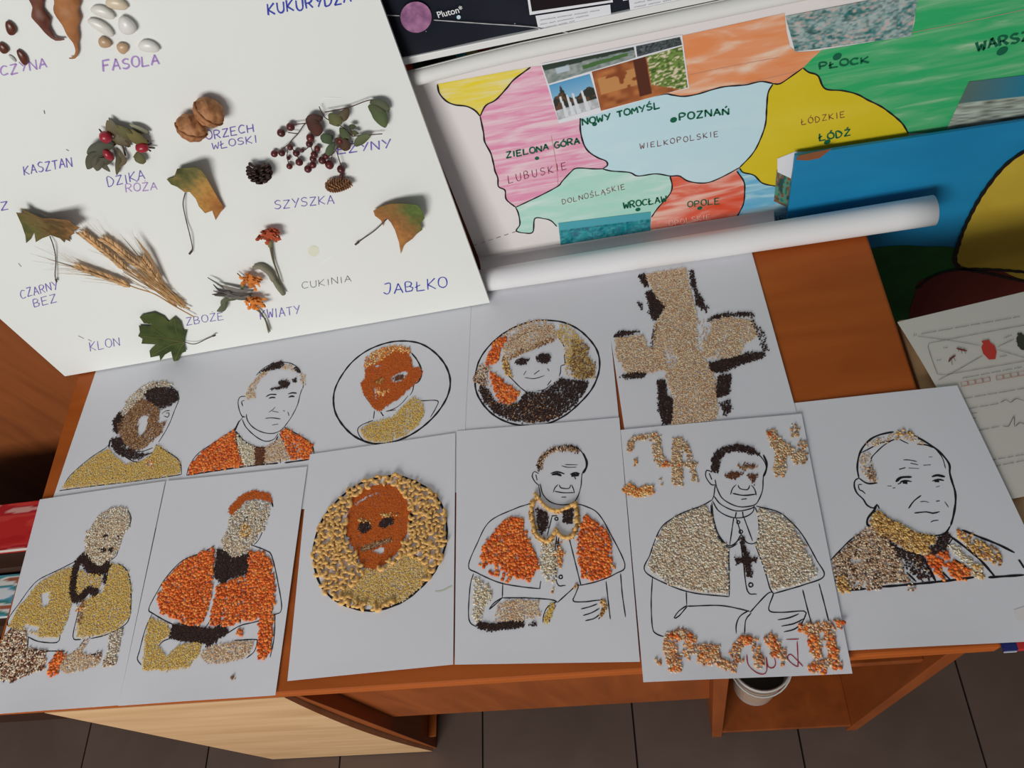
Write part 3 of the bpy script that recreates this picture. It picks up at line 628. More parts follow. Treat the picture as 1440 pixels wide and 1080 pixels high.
raw('printed_sheet', V, F, NAVY, po, smooth=True)
PF = Surf((0, PST.O[1] - 0.0030, H), (1, 0, 0), (0, 0, 1))
m = MB(); m.box((-0.24, PF.O[1] - 0.002, H + 0.3705), (0.55, PF.O[1] + 0.006, H + 0.3790)); m.out('white_rim', flat('rim', (.80, .79, .76), .35), po, bevel=.001)
def f_planet(v):
    n = vnoise(v, 160, 6) * .6 + vnoise(v, 420, 2) * .4; return mix((.16, .05, .15), (.52, .24, .40), n)
patch('planet_picture', PF, ring((585, 24), 22, 26), PRINT, po, 0.0002, 0.0025, colfn=f_planet)
patch('small_star', PF, ring((645, 24), 3, 10), flat('star', (.55, .75, .85), .4), po, 0.0002)
strokes('orbit_line', PF, [[(610, 28), (680, 33), (750, 38), (800, 46)], [(540, 21), (562, 22)]], flat('grey_line', (.45, .45, .45), .4), po, 0.0011, 0.0003)
patch('caption_box', PF, [(753, 22), (858, 6), (860, 28), (758, 45)], PAPER, po, 0.0003); patch('caption_box', PF, [(884, -4), (994, -24), (996, 2), (887, 22)], PAPER, po, 0.0003)
mm = MB()
for k in range(3): scribble(mm, PF, (760, 29 + 6 * k), (848 - 20 * k, 14 + 6 * k + 2 * k), 2, .0005, .0005, k); scribble(mm, PF, (892, 5 + 6 * k), (985 - 12 * k, -12 + 6 * k), 2, .0005, .0005, 9 + k)
mm.out('fine_print', GREYINK, po)['kind'] = 'stuff'
patch('picture_frame', PF, [(739, -20), (742, 0), (745, 21), (862, 3), (858, -20)], PAPER, po, 0.0002); patch('framed_picture', PF, [(742, -20), (745, -2), (748, 16), (859, 0), (855, -20)], flat('dark_picture', (.012, .006, .008), .3), po, 0.0004)
patch('picture_frame', PF, [(874, -20), (876, 1), (990, -19)], PAPER, po, 0.0002)
def font_text(S, text, p0, p1, size, mat, parent, name):
    cu = bpy.data.curves.new(name, 'FONT'); cu.body = text; cu.size = 1.0; cu.offset = 0.012; ob = bpy.data.objects.new(name, cu); COL.objects.link(ob)
    dg = bpy.context.evaluated_depsgraph_get(); me = bpy.data.meshes.new_from_object(ob.evaluated_get(dg)); bpy.data.objects.remove(ob)
    P = np.array([tuple(v.co) for v in me.vertices]); wdt = P[:, 0].max(); a, b = S.uv(p0), S.uv(p1); e = b - a; L = np.linalg.norm(e); e /= L; up = np.array([-e[1], e[0]]); k = L / wdt
    uv = a + P[:, :1] * k * e + P[:, 1:2] * k * up * size; Fc = [tuple(p.vertices) for p in me.polygons]; bpy.data.meshes.remove(me)
    return raw(name, S.pt(uv, 0.0005), Fc, mat, parent)
font_text(PF, 'Pluton*', (616, 25), (652, 16), 1.1, flat('white_print', (.8, .8, .8), .4), po, 'lettering')
rs = random.Random(3); stars = MB()
for _ in range(70):
    c = np.array([rs.uniform(-.2, .5), rs.uniform(.39, .62)]); r = rs.uniform(.0003, .0008); stars.add(PF.pt([c + (r, 0), c + (0, r), c - (r, 0), c - (0, r)], .0001), [(0, 1, 2, 3)])
so = stars.out('star_specks', flat('speck', (.35, .37, .42), .4), po); so['kind'] = 'stuff'

# ================================================================ PAINTED BOARD (right)
BYP = 0.738
PB = Surf((0, BYP, H), (1, 0, 0), (0, 0, 1))
pb = thing('painted_panel', 'blue and green painted panel leaning behind the paper roll at the right', 'painting', (0.5, BYP, H - 0.30))
tl_, tr_ = PB.uv((1118, 219)), PB.uv((1440, 170)); sl_ = (tr_[1] - tl_[1]) / (tr_[0] - tl_[0])
m = MB(); m.box((tl_[0], BYP, H - 0.30), (0.95, BYP + 0.004, H + tl_[1]))
m.v = [(x, y, z + (sl_ * (x - tl_[0]) if z > H else 0)) for x, y, z in m.v]
m.out('panel', streaky('blue_paint', [(0.3, (.010, .215, .42)), (0.7, (.014, .25, .48))], (1, 1, 3), 7, 6, .5, .3), pb)
patch('green_paint', PB, [(1150, 380), (1215, 352), (1260, 345), (1300, 346), (1345, 348), (1400, 365), (1500, 400), (1500, 480), (1230, 470)], streaky('green_paint', [(0.3, (.008, .085, .018)), (0.7, (.014, .14, .022))], (1, 1, 1), 12, 6, .5, .3), pb, 0.0008, .03, True)
patch('yellow_paint', PB, [(1346, 372), (1348, 340), (1362, 305), (1385, 265), (1420, 225), (1470, 200), (1560, 190), (1560, 400), (1440, 392), (1395, 384)], streaky('mustard_paint', [(0.3, (.50, .34, .03)), (0.7, (.62, .44, .05))], (1, 1, 1), 10, 6, .5, .3), pb, 0.0012, .03, True)
patch('maroon_paint', PB, [(1288, 405), (1310, 388), (1345, 378), (1400, 378), (1440, 392), (1520, 400), (1520, 470), (1300, 470)], streaky('maroon_paint', [(0.3, (.13, .02, .014)), (0.7, (.18, .028, .02))], (1, 1, 1), 10, 6, .5, .3), pb, 0.0014, .03, True)
strokes('black_outline', PB, [[(1560, 190), (1470, 200), (1420, 225), (1385, 265), (1362, 305), (1348, 340), (1346, 372), (1395, 384), (1440, 394), (1480, 400)], [(1480, 385), (1400, 378), (1345, 378), (1310, 388), (1288, 405)]], flat('black_paint', (.012, .012, .012), .45), pb, 0.0060, 0.0022)
patch('torn_corner', PB, [(1119, 224), (1122, 218), (1170, 208), (1152, 222), (1135, 225)], flat('brown_card', (.26, .09, .035), .7), pb, 0.0010)

# ================================================================ WHITE BOARD (left) with specimens
a0 = np.array([-0.9135, 0.659]); a1 = np.array([-0.2135, 0.678]); e = (a1 - a0) / np.linalg.norm(a1 - a0)
lean = math.radians(6.6)
U = np.array([e[0], e[1], 0]); back = np.array([-e[1], e[0], 0]); Vv = back * math.sin(lean) + np.array([0, 0, 1]) * math.cos(lean)
BD = Surf((a0[0], a0[1], H + 0.0032), U, Vv)
bd = thing('display_board', 'white board of dried plants and seeds with purple Polish names, leaning at left', 'display board', BD.O)
BW, BH = 0.7003, 0.60
def bbox_on(S, u0, u1, v0, v1, o0, o1):
    P = [S.pt([(u, v)], o)[0] for o in (o0, o1) for u, v in ((u0, v0), (u1, v0), (u1, v1), (u0, v1))]
    return P, [(3, 2, 1, 0), (4, 5, 6, 7), (0, 1, 5, 4), (1, 2, 6, 5), (2, 3, 7, 6), (3, 0, 4, 7)]
m = MB(); m.add(*bbox_on(BD, 0, BW, 0, BH, -0.0045, 0.0)); m.out('panel', BOARD, bd)
for tx, a, b, h, mt, wd in [
    ('KUKURYDZA', (377, 21), (494, 3), 15, BLUE, .0019), ('LESZCZYNA', (-52, 118), (66, 94), 14, VIOLET, .0017), ('FASOLA', (145, 101), (224, 90), 15, VIOLET, .0020), ('KASZTAN', (34, 246), (102, 234), 13, PURPLE, .0015),
    ('DZIKA', (152, 263), (204, 252), 13, PURPLE, .0014), ('RÓŻA', (177, 271), (221, 266), 11, VIOLET, .0014), ('ORZECH', (290, 197), (357, 185), 12, PURPLE, .0015), ('WŁOSKI', (299, 210), (362, 200), 10, PURPLE, .0013),
    ('JEŻYNY', (459, 219), (550, 208), 12, PURPLE, .0018), ('SZYSZKA', (386, 294), (470, 286), 12, PURPLE, .0014), ('ZBOŻE', (262, 457), (315, 449), 10, PURPLE, .0014), ('CZARNY', (30, 420), (82, 406), 12, PURPLE, .0014),
    ('BEZ', (48, 432), (80, 424), 11, PURPLE, .0014), ('KLON', (127, 494), (169, 486), 12, PURPLE, .0014), ('CZ', (-12, 298), (12, 294), 11, PURPLE, .0016), ('CUKINIA', (425, 406), (494, 396), 9, GREYINK, .0010), ('KWIATY', (366, 449), (422, 441), 12, PURPLE, .0016), ('JABŁKO', (539, 414), (629, 404), 14, BLUE, .0019)]:
    lettering(BD, tx, a, b, h, mt, bd, wd * .9, .28, .05)
SM = flat('smudge', (.66, .64, .60), .7)
patch('smudge', BD, ring((441, 353), 8, 9), flat('pale_stain', (.74, .74, .58), .6), bd, .0003)
strokes('smudge', BD, [[(26, 370), (30, 375)], [(110, 472), (118, 476)], [(124, 477), (129, 480)], [(62, 155), (63, 160)], [(93, 210), (97, 212)]], GREYINK, bd, .0012)
strokes('tape_edge', BD, [[(448, 372), (467, 360)], [(452, 150), (456, 138), (480, 138)]], flat('tape', (.92, .92, .92), .2, .6), bd, .0012, .0004)
def bp(px, off=0.0): return BD.pt([BD.uv(px)], off)[0]
PXM = 0.00093                                  # metres per pixel near the board
def pxs(S, c): a = S.uv(c); b = S.uv((c[0] + 1, c[1])); return np.linalg.norm(b - a)
# walnuts
def walnut(px, r, ang, label):
    s = pxs(BD, px) * r; c = bp(px, s * 0.93); o = thing('walnut', label, 'nut', bp(px), 'walnuts on the board')
    u, v = BD.U * math.cos(ang) + BD.V * math.sin(ang), -BD.U * math.sin(ang) + BD.V * math.cos(ang)
    def fn(th, ph): return 1 + 0.035 * math.sin(ph * 7 + 3 * math.sin(th * 5)) * math.sin(th) + 0.03 * math.sin(th * 11 + ph * 3) 
    m = MB(); m.ell(c, (u * s, BD.N * s * 0.92, v * s * 1.08), (1, 1, 1), 40, 26, 0.004, fn)
    m.out('shell', streaky('walnut_shell', [(0.3, (.20, .075, .028)), (0.55, (.44, .19, .075)), (0.75, (.56, .28, .12))], (1, 1, 1), 110, 5, .6, .3, bump=.8), o, smooth=True)
    m = MB(); m.tube([c + (BD.N * s * .95 * math.cos(t) + v * s * 1.11 * math.sin(t)) for t in np.linspace(-1.5, 1.5, 18)], 0.0011, 6, (1, 1, 1)); m.out('seam', flat('walnut_seam', (.30, .12, .045), .7), o, smooth=True)
walnut((273.5, 169), 19.5, .9, 'brown walnut glued to the board, lower left one of the pair')
walnut((297.5, 147), 20, .5, 'brown walnut glued to the board, upper right one of the pair')
# beans
def bean(px, a, b, ang, c, label, grp, name='bean'):
    s = pxs(BD, px); d = np.array([math.cos(math.radians(ang)), -math.sin(math.radians(ang))]); A = BD.U * d[0] + BD.V * d[1] * 1.0; B = np.cross(BD.N, A)
    q_ = BD.uv((px[0] + d[0] * 12, px[1] - d[1] * 12)) - BD.uv(px); q_ /= np.linalg.norm(q_); A = BD.U * q_[0] + BD.V * q_[1]; B = np.cross(BD.N, A)
    m = MB(); ctr = bp(px, s * b * .6)
    m.ell(ctr, (B * s * b, BD.N * s * b * .62, A * s * a), (1, 1, 1), 18, 14, 0.0)
    V = []
    for p in m.v:
        q = np.array(p) - ctr; t = (q @ A) / (s * a); V.append(tuple(np.array(p) - B * s * b * .28 * t * t))
    m.v = V; o = m.out(name, flat(name + '_skin', c, .3, .45), None, smooth=True); tag(o, label, 'seed', grp)
W_ = (.76, .73, .66)
for px, a, b, an, c, lb in [((146, 14), 16, 8.5, 18, W_, 'long white bean on the board, between the bean pod and the top bean'), ((165, 2), 15, 9, 8, (.70, .58, .42), 'cream bean cut by the top edge of the photo'), ((144, 35), 18, 8.5, 32, W_, 'longest white bean, just above the two small tan beans'),
        ((181, 33), 13.5, 12, 90, (.78, .75, .70), 'round white bean standing upright right of the long beans'), ((210, 62), 14.5, 9, 5, (.78, .76, .70), 'white bean at the right end, above the last letters of FASOLA')]:
    bean(px, a, b, an, c, lb, 'beans on the board')
bean((148, 57), 9, 8, -10, (.52, .34, .20), 'small wrinkled tan bean, left one of two', 'small tan beans'); bean((173, 65), 9, 7.5, -60, (.56, .37, .22), 'small tan bean, right one of two', 'small tan beans')
for px, a, b, an, lb in [((17, 38), 11, 7, 80, 'flat brown seed, topmost of three by the word ending CZYNA'), ((6.5, 66), 8.5, 6.5, 75, 'roundish brown seed at the left edge of the photo'), ((33.5, 79), 12, 6, 65, 'narrow pointed brown seed nearest the word ending CZYNA')]:
    bean(px, a, b, an, (.115, .03, .015), lb, 'brown seeds on the board', 'brown_seed')
bean((18.5, 81), 6, 2.5, 45, (.45, .44, .43), 'small grey seed husk between the brown seeds', 'brown seeds on the board', 'seed_husk')
# pods
def pod(name, line, wds, c1, c2, label):
    P = [bp(p, .004) for p in line]; L = []; 
    uvl = smooth_line(np.array(P), False, .003); n = len(uvl); rr = np.interp(np.linspace(0, 1, n), np.linspace(0, 1, len(wds)), wds) * PXM
    m = MB(); 
    V = []; k = 10
    for i, p in enumerate(uvl):
        d = uvl[min(i + 1, n - 1)] - uvl[max(i - 1, 0)]; d = d / np.linalg.norm(d); b = np.cross(BD.N, d); r = rr[i] * (1 + .12 * math.sin(i * .9))
        for j in range(k): t = 2 * math.pi * j / k; V.append(p + b * r * math.cos(t) + BD.N * r * .45 * math.sin(t))
    F = [(i * k + j, i * k + (j + 1) % k, (i + 1) * k + (j + 1) % k, (i + 1) * k + j) for i in range(n - 1) for j in range(k)]
    m.add(V, F); o = m.out(name, streaky(name + '_skin', [(.3, c1), (.7, c2)], (1, 1, 1), 60, 6, .5, .3, bump=.5), None, smooth=True); tag(o, label, 'pod', 'dry bean pods')
pod('bean_pod', [(50, -18), (53, 0), (58, 18), (65, 35), (72, 45), (80, 52), (92, 52)], [6, 8, 6, 9, 6, 2.5, 1], (.10, .03, .02), (.22, .08, .045), 'dark shrivelled bean pod, left of the two at the top')
pod('bean_pod', [(94, -18), (95, 0), (97, 20), (103, 42), (108, 58), (110, 70), (106, 78), (99, 79)], [12, 14, 13, 11, 7, 3, 1.5, .8], (.32, .12, .04), (.46, .20, .075), 'wide orange-brown bean pod beside the white beans')
# leaves
def leaf(name, label, outline, fold, c_at, stem, grp=None, cat='leaf', height=0.012, veins=(), thick=.0004, fine=True):
    P = BD.uvs(outline); v, f = cdt(P, 0.0028); ctr = P.mean(0)
    z = 0.001 + fold(v) * height
    W = BD.pt(v, 0.0) + z[:, None] * BD.N
    o = thing(name, label, cat, bp(outline[0]), grp)
    F = []
    for t in f:
        nrm = np.cross(W[t[1]] - W[t[0]], W[t[2]] - W[t[0]]); F.append(t if nrm @ BD.N > 0 else t[::-1])
    b = raw('blade', W, F, PLANT, o, smooth=True, col=c_at(v)); s = b.modifiers.new('s', 'SOLIDIFY'); s.thickness = thick
    if stem:
        m = MB(); q = smooth_line(np.array([bp(p, .003 + .003 * (i % 2)) for i, p in enumerate(stem)]), False, .003); m.tube(q, .0007, 6); m.tube(q[-3:], .0014, 6); m.out('stem', flat('stem_' + name, (.07, .05, .035), .6), o, smooth=True)
    if len(veins):
        m = MB()
        for L in veins:
            uvs = smooth_line(BD.uvs(L), False, .002); zz = 0.0014 + fold(uvs) * height; m.tube(BD.pt(uvs) + zz[:, None] * BD.N, .0004, 5)
        m.out('veins', flat('vein_' + name, (.16, .15, .05), .6), o)
    return o
def C_(*cols, sc=60, seed=1):
    cols = np.array(cols)
    def fn(v):
        n = vnoise(v, sc, seed) * .6 + vnoise(v, sc * 3, seed + 1) * .4; k = np.clip((n - .2) / .6, 0, .999) * (len(cols) - 1); i = k.astype(int); t = (k - i)[:, None]; return cols[i] * (1 - t) + cols[i + 1] * t
    return fn
b3 = K(0, 250, .25); b4 = K(300, 250, .27778); b2 = K(300, 0, .25)
leaf('maple_leaf', 'flat dark green maple leaf at the bottom of the board, above the left pictures', b3((800, 760), (870, 745), (925, 770), (950, 800), (985, 770), (1020, 800), (1035, 850), (1055, 850), (1045, 890), (1040, 925), (1050, 965), (1025, 975), (1010, 1010), (985, 1040), (975, 1000), (965, 965), (930, 985), (905, 1020), (900, 990), (850, 1000), (845, 960), (880, 925), (800, 920), (805, 895), (780, 880), (790, 860), (785, 820), (850, 822), (860, 812), (815, 805), (790, 770)),
     lambda v: .15 + .2 * vnoise(v, 60, 2), C_((.035, .05, .012), (.055, .075, .018), (.07, .09, .025)), b3((1040, 915), (1100, 918), (1170, 895), (1215, 868)), 'leaves on the board', veins=[b3((1040, 915), (930, 880), (800, 770)), b3((1040, 915), (900, 890), (790, 880)), b3((1040, 915), (960, 930), (860, 985)), b3((1040, 915), (1000, 860), (985, 780)), b3((1040, 915), (1010, 960), (985, 1030))])
def CP(cols, p0, p1, w=.55):
    cols = np.array(cols); a, b = BD.uv(p0), BD.uv(p1); d = b - a; L = d @ d
    def fn(v):
        t = np.clip(((v - a) @ d) / L, 0, 1) * w + (1 - w) * (vnoise(v, 70, 5) * .6 + vnoise(v, 210, 9) * .4); t = np.clip((t - .1) / .8, 0, .999) * (len(cols) - 1); i = t.astype(int); f = (t - i)[:, None]
        return (cols[i] * (1 - f) + cols[i + 1] * f) * (.8 + .4 * vnoise(v, 400, 3))[:, None]
    return fn
def curlfn(S, p0, p1):
    """height rises from pixel p0 to p1"""
    a, b = BD.uv(p0), BD.uv(p1); d = b - a; L = d @ d
    return lambda v: np.clip(((v - a) @ d) / L, -.1, 1.3) ** 2 + .12 * vnoise(v, 70, 5)
leaf('dried_leaf', 'curled half green half brown leaf at the left edge of the board', b3((105, 170), (150, 172), (140, 130), (190, 165), (260, 190), (320, 175), (430, 150), (435, 200), (475, 225), (420, 270), (430, 290), (395, 315), (400, 350), (370, 335), (365, 360), (340, 335), (290, 315), (240, 335), (205, 355), (195, 300), (175, 340), (150, 362), (145, 320), (125, 260)),
     curlfn(BD, (70, 335), (80, 285)), CP([(.06, .07, .02), (.13, .12, .035), (.17, .11, .04), (.10, .06, .02), (.26, .13, .045), (.36, .18, .06)], (28, 320), (112, 315)), b3((285, 320), (310, 370), (318, 450), (318, 530), (322, 575)), 'leaves on the board', height=.022)
leaf('dried_leaf', 'ochre curled maple leaf in the middle of the board above the wheat', b3((940, 1), (985, -20), (1005, -75), (1050, -95), (1120, -125), (1155, -115), (1175, -60), (1190, -10), (1215, 50), (1235, 100), (1265, 160), (1240, 190), (1215, 232), (1195, 180), (1155, 195), (1120, 155), (1105, 110), (1070, 70), (1040, 72), (1000, 45), (965, 30)),
     curlfn(BD, (255, 275), (295, 222)), CP([(.06, .06, .02), (.14, .13, .04), (.38, .22, .06), (.46, .24, .06), (.38, .16, .04), (.30, .11, .03)], (240, 245), (305, 300), .65), b3((1045, 75), (1036, 130), (1050, 230), (1075, 310), (1085, 390), (1070, 412)), 'leaves on the board', height=.022)
leaf('dried_leaf', 'brown and green curled leaf right of the middle, above the word JABŁKO', b4((812, 150), (850, 120), (900, 100), (960, 85), (1040, 75), (1060, 110), (1072, 170), (1050, 210), (1060, 245), (1030, 275), (1010, 300), (975, 325), (960, 345), (950, 378), (940, 320), (920, 260), (900, 215), (880, 190), (866, 200), (862, 240), (850, 205), (820, 180)),
     curlfn(BD, (545, 330), (580, 270)), CP([(.40, .19, .05), (.42, .18, .05), (.30, .13, .04), (.22, .14, .04), (.09, .13, .03), (.12, .17, .04)], (530, 320), (595, 285), .7), b4((880, 200), (820, 250), (760, 300), (720, 323)), 'leaves on the board', height=.02)
# wheat
wk = K(20, 270, .18056)
wh = thing('wheat_bunch', 'straw-coloured bunch of wheat ears tied at the lower right end', 'wheat', bp((262, 432)))
def ear(line, n, awns, seed):
    r = random.Random(seed); q = smooth_line(np.array([bp(p, .006) for p in line]), False, .002); m = MB(); N_ = len(q)
    m.tube(q, .0009, 6, (.52, .30, .13)); e0 = int(N_ * .42)
    for i in range(n):
        t = i / n; k = int(e0 * t); p = q[k]; d = q[k] - q[k + 3]; d = d / np.linalg.norm(d); b = np.cross(BD.N, d)
        for sgn in (-1, 1, 0):
            ax = d * .0046 + b * sgn * .0028; c = p + b * sgn * .0034 + BD.N * (.0024 if sgn == 0 else .001)
            sh = r.choice([.55, .85, 1.05, 1.25]); m.ell(c, (b * .0017, BD.N * .0017, ax), (.60 * sh, .36 * sh, .17 * sh), 7, 5)
            if awns and r.random() < awns:
                d2 = d + b * (sgn * r.uniform(.12, .35)) + BD.N * .08; L = r.uniform(.03, .055); m.tube([c, c + d2 * L * .5, c + d2 * L + b * sgn * .004], [.0003, .0002, .0001], 3, (.50, .36, .22), False)
    m.out('wheat_ear', PLANT, wh, smooth=True)
ear(wk((540, 290), (640, 370), (790, 490), (900, 590), (1150, 770), (1375, 890)), 22, .25, 1)
ear(wk((705, 335), (800, 400), (930, 510), (1060, 600), (1200, 740), (1290, 840), (1375, 885)), 22, .25, 2)
ear(wk((500, 550), (640, 600), (780, 650), (950, 720), (1100, 770), (1250, 860), (1410, 950)), 20, .7, 3)
ear(wk((1000, 480), (1060, 560), (1120, 640), (1200, 740), (1330, 880)), 10, 1.0, 4)
m = MB(); r = random.Random(9)
for i in range(26):
    a = r.uniform(0, 1); s0 = wk((850 + 200 * a + r.uniform(-40, 40), 560 + r.uniform(-30, 60) - 40 * a))[0]; s1 = wk((1290 + r.uniform(-30, 60), 850 + r.uniform(-10, 40)))[0]
    m.tube([bp(s0, .005 + r.uniform(0, .005)), bp(((s0[0] + s1[0]) / 2 + r.uniform(-2, 2), (s0[1] + s1[1]) / 2), .008), bp(s1, .004)], .0006, 4, (lambda k_: (.52 * k_, .31 * k_, .13 * k_))(r.uniform(.6, 1.3)))
for i in range(12):
    s0 = wk((960 + i * 10, 300 + i * 12))[0]; s1 = wk((1150 + i * 8, 640 + i * 14))[0]; m.tube([bp(s0, .012), bp(s1, .006)], .0004, 3, (.54, .36, .20))
m.out('straw', PLANT, wh)
# pine cones
def cone(px, a, b, ang, c1, label, up=True):
    s = pxs(BD, px); A = BD.U * math.cos(ang) + BD.V * math.sin(ang); B = np.cross(BD.N, A); ctr = bp(px, s * b * .9); o = thing('pine_cone', label, 'pine cone', bp(px))
    m = MB(); m.ell(ctr, (B * s * b * .7, BD.N * s * b * .7, A * s * a * .9), tuple(x * .5 for x in c1), 14, 10); m.out('core', PLANT, o, smooth=True)
    proto = None; k = 0; n = 11 if up else 12
    for i in range(n):
        t = -0.92 + 1.84 * i / (n - 1); rr = s * b * math.sqrt(max(.06, 1 - t * t)) * (1 if up else (1 - .35 * t)); cnt = max(4, int(rr / (s * b) * 11))
        for j in range(cnt):
            ph = 2 * math.pi * (j + .5 * (i % 2)) / cnt; R_ = B * math.cos(ph) + BD.N * math.sin(ph)
            if R_ @ BD.N < -.55: continue
            p = ctr + A * s * a * t * .88 + R_ * rr * .72; d = (R_ * .8 + A * (.55 if up else .75)); d /= np.linalg.norm(d); L = s * b * (.50 if up else .30); q = np.cross(d, R_); q = q / (np.linalg.norm(q) + 1e-9)
            q = np.cross(A, R_); w2 = s * b * (.16 if up else .20); nrm = np.cross(d, q)
            V = [p - q * w2 * .7, p + q * w2 * .7, p + d * L + q * w2, p + d * L * 1.15, p + d * L - q * w2, p + d * L * .6 + nrm * w2 * .6]
            m2 = MB(); f_ = random.uniform(.7, 1.5); m2.add(V + [v - nrm * w2 * .5 for v in V[:5]], [(0, 1, 5), (1, 2, 5), (2, 3, 5), (3, 4, 5), (4, 0, 5), (1, 0, 6, 7), (2, 1, 7, 8), (3, 2, 8, 9), (4, 3, 9, 10), (0, 4, 10, 6)], tuple(x * f_ for x in c1)); m2.out('cone_scale', PLANT, o)
cone((368, 236), 16, 15, math.radians(78), (.075, .045, .035), 'dark open pine cone left of the berry twig')
cone((477, 254), 22, 10, math.radians(-4), (.34, .17, .08), 'closed light brown cone below the berry twig', False)
# rosehips
rk = K(80, 100, .14815)
rh = thing('rosehip_sprig', 'dried rosehip sprig with olive leaves and red fruits, above DZIKA RÓŻA', 'sprig', bp((170, 195)))
def leaflet(par, line, wd, col, h0=.004, name='leaflet'):
    q = smooth_line(np.array([bp(p, h0 + .002 * (i % 2)) for i, p in enumerate(line)]), False, .0025); n = len(q); V = []
    for i, p in enumerate(q):
        t = i / (n - 1); d = q[min(i + 1, n - 1)] - q[max(i - 1, 0)]; d = d / np.linalg.norm(d); b = np.cross(BD.N, d); w_ = wd * PXM * (math.sin(math.pi * min(1, t * .95 + .04)) ** .7)
        V += [p - b * w_ + BD.N * .0012, p, p + b * w_ + BD.N * .0012]
    F = [(3 * i + k, 3 * i + k + 1, 3 * i + k + 4, 3 * i + k + 3) for i in range(n - 1) for k in (0, 1)]
    o = raw(name, V, F, PLANT, par, smooth=True, col=np.array(col) * np.linspace(.75, 1.2, len(V))[:, None]); s = o.modifiers.new('s', 'SOLIDIFY'); s.thickness = .0005; return o
for L, w_, c in [(((600, 600), (540, 510), (490, 440)), 7, (.16, .13, .07)), (((620, 570), (560, 480), (510, 410)), 5, (.15, .13, .08)), (((760, 590), (680, 540), (570, 470)), 8, (.13, .12, .05)), (((880, 650), (780, 580), (680, 500)), 9, (.17, .14, .05)), (((890, 560), (800, 520), (700, 480)), 5, (.26, .25, .17)), (((700, 680), (620, 600), (540, 560)), 9, (.16, .13, .08)),
                 (((780, 740), (800, 800), (760, 830)), 8, (.14, .13, .06)), (((560, 660), (440, 670), (310, 745)), 8, (.10, .10, .07)), (((480, 740), (380, 760), (310, 890)), 7, (.09, .09, .06)), (((470, 740), (410, 820), (400, 905)), 7, (.11, .10, .07)), (((560, 780), (480, 800), (440, 820), (530, 900)), 6, (.10, .09, .06)), (((560, 720), (600, 800), (580, 960)), 3.5, (.11, .09, .05)), (((590, 700), (660, 800), (600, 880)), 3, (.14, .11, .06)), (((700, 700), (640, 640), (520, 640)), 7, (.12, .09, .05))]:
    leaflet(rh, rk(*L), w_, c, random.uniform(.003, .009))
def berry(par, px, rx, ry, c, name='berry', tip=None, h=1.0):
    s = pxs(BD, px); m = MB(); ctr = bp(px, s * ry * h); m.ell(ctr, (BD.U * s * rx, BD.N * s * min(rx, ry), BD.V * s * ry), (1, 1, 1), 12, 9, .03); o = m.out(name, flat(name + str(len(bpy.data.objects)), c, .3, .45), par, smooth=True)
    if tip: m = MB(); m.tube([ctr, bp(tip, .006)], [.0016, .0008], 6); m.out('calyx', flat('calyx', (.02, .018, .02), .7), o)
for c, rx, ry, tip in [((490, 570), 9, 8.5, (415, 520)), ((830, 675), 10, 7.5, (910, 655)), ((515, 735), 6, 9, (500, 680))]: berry(rh, rk(c)[0], rx, ry, (.36, .02, .035), 'rosehip', rk(tip)[0], 1.6)
m = MB(); m.tube([bp(p, .005) for p in rk((880, 700), (940, 705))], .0010); m.tube([bp(p, .006) for p in rk((860, 700), (905, 730))], .0010)
for L in [((520, 700), (620, 640), (740, 600), (880, 650)), ((620, 640), (660, 780)), ((620, 640), (560, 560))]: m.tube([bp(p, .004) for p in rk(*L)], .0011)
m.out('twig', flat('rose_twig', (.07, .045, .02), .7), rh)
# berry twig
tk = K(330, 110, .17361)
bt = thing('berry_twig', 'dried twig with dark red berries and olive leaves, over the word JEŻYNY', 'twig', bp((470, 180)))
m = MB()
for L in [((735, 245), (930, 205), (1130, 145), (1250, 240)), ((690, 200), (740, 290), (870, 360), (960, 440)), ((720, 300), (590, 330), (520, 420), (450, 500), (430, 600)), ((590, 335), (480, 345)), ((520, 420), (440, 410)), ((450, 500), (340, 590)), ((450, 500), (500, 580), (540, 640)), ((640, 300), (620, 480), (640, 600), (600, 700)), ((870, 400), (820, 560), (740, 620)), ((830, 560), (870, 690)), ((800, 560), (780, 660)), ((960, 440), (1080, 430), (1200, 420)), ((430, 600), (450, 690)), ((870, 700), (870, 770)), ((960, 440), (940, 360), (970, 350)), ((550, 570), (640, 500))]:
    m.tube(smooth_line(np.array([bp(p, .007) for p in tk(*L)]), False, .004), .0006, 5)
m.out('stem', flat('twig_bark', (.075, .035, .025), .6), bt)
for L, w_, c in [(((590, 290), (660, 360), (680, 440)), 9, (.09, .035, .025)), (((720, 290), (650, 290), (585, 300)), 7, (.08, .04, .03)), (((770, 260), (820, 300), (850, 360)), 9, (.14, .14, .06)), (((925, 215), (880, 280), (850, 320)), 6, (.12, .09, .05)), (((1090, 190), (1170, 250), (1225, 370)), 9, (.10, .13, .055)), (((1100, 160), (1200, 190), (1260, 230)), 8, (.11, .12, .07)), (((860, 370), (900, 420), (930, 470)), 6, (.09, .11, .05)), (((980, 520), (1030, 460), (1110, 425)), 6, (.13, .15, .07)), (((800, 440), (760, 450), (720, 490)), 9, (.07, .10, .05)), (((810, 490), (780, 540), (750, 600)), 5, (.09, .12, .06)), (((820, 460), (890, 500), (900, 560)), 9, (.09, .05, .03)), (((930, 360), (990, 360)), 4, (.07, .09, .04)), (((950, 400), (1010, 420)), 4, (.09, .10, .04))]:
    leaflet(bt, tk(*L) if len(L) > 2 else tk(L[0], ((L[0][0] + L[1][0]) / 2, (L[0][1] + L[1][1]) / 2 - 5), L[1]), w_, c, .006)
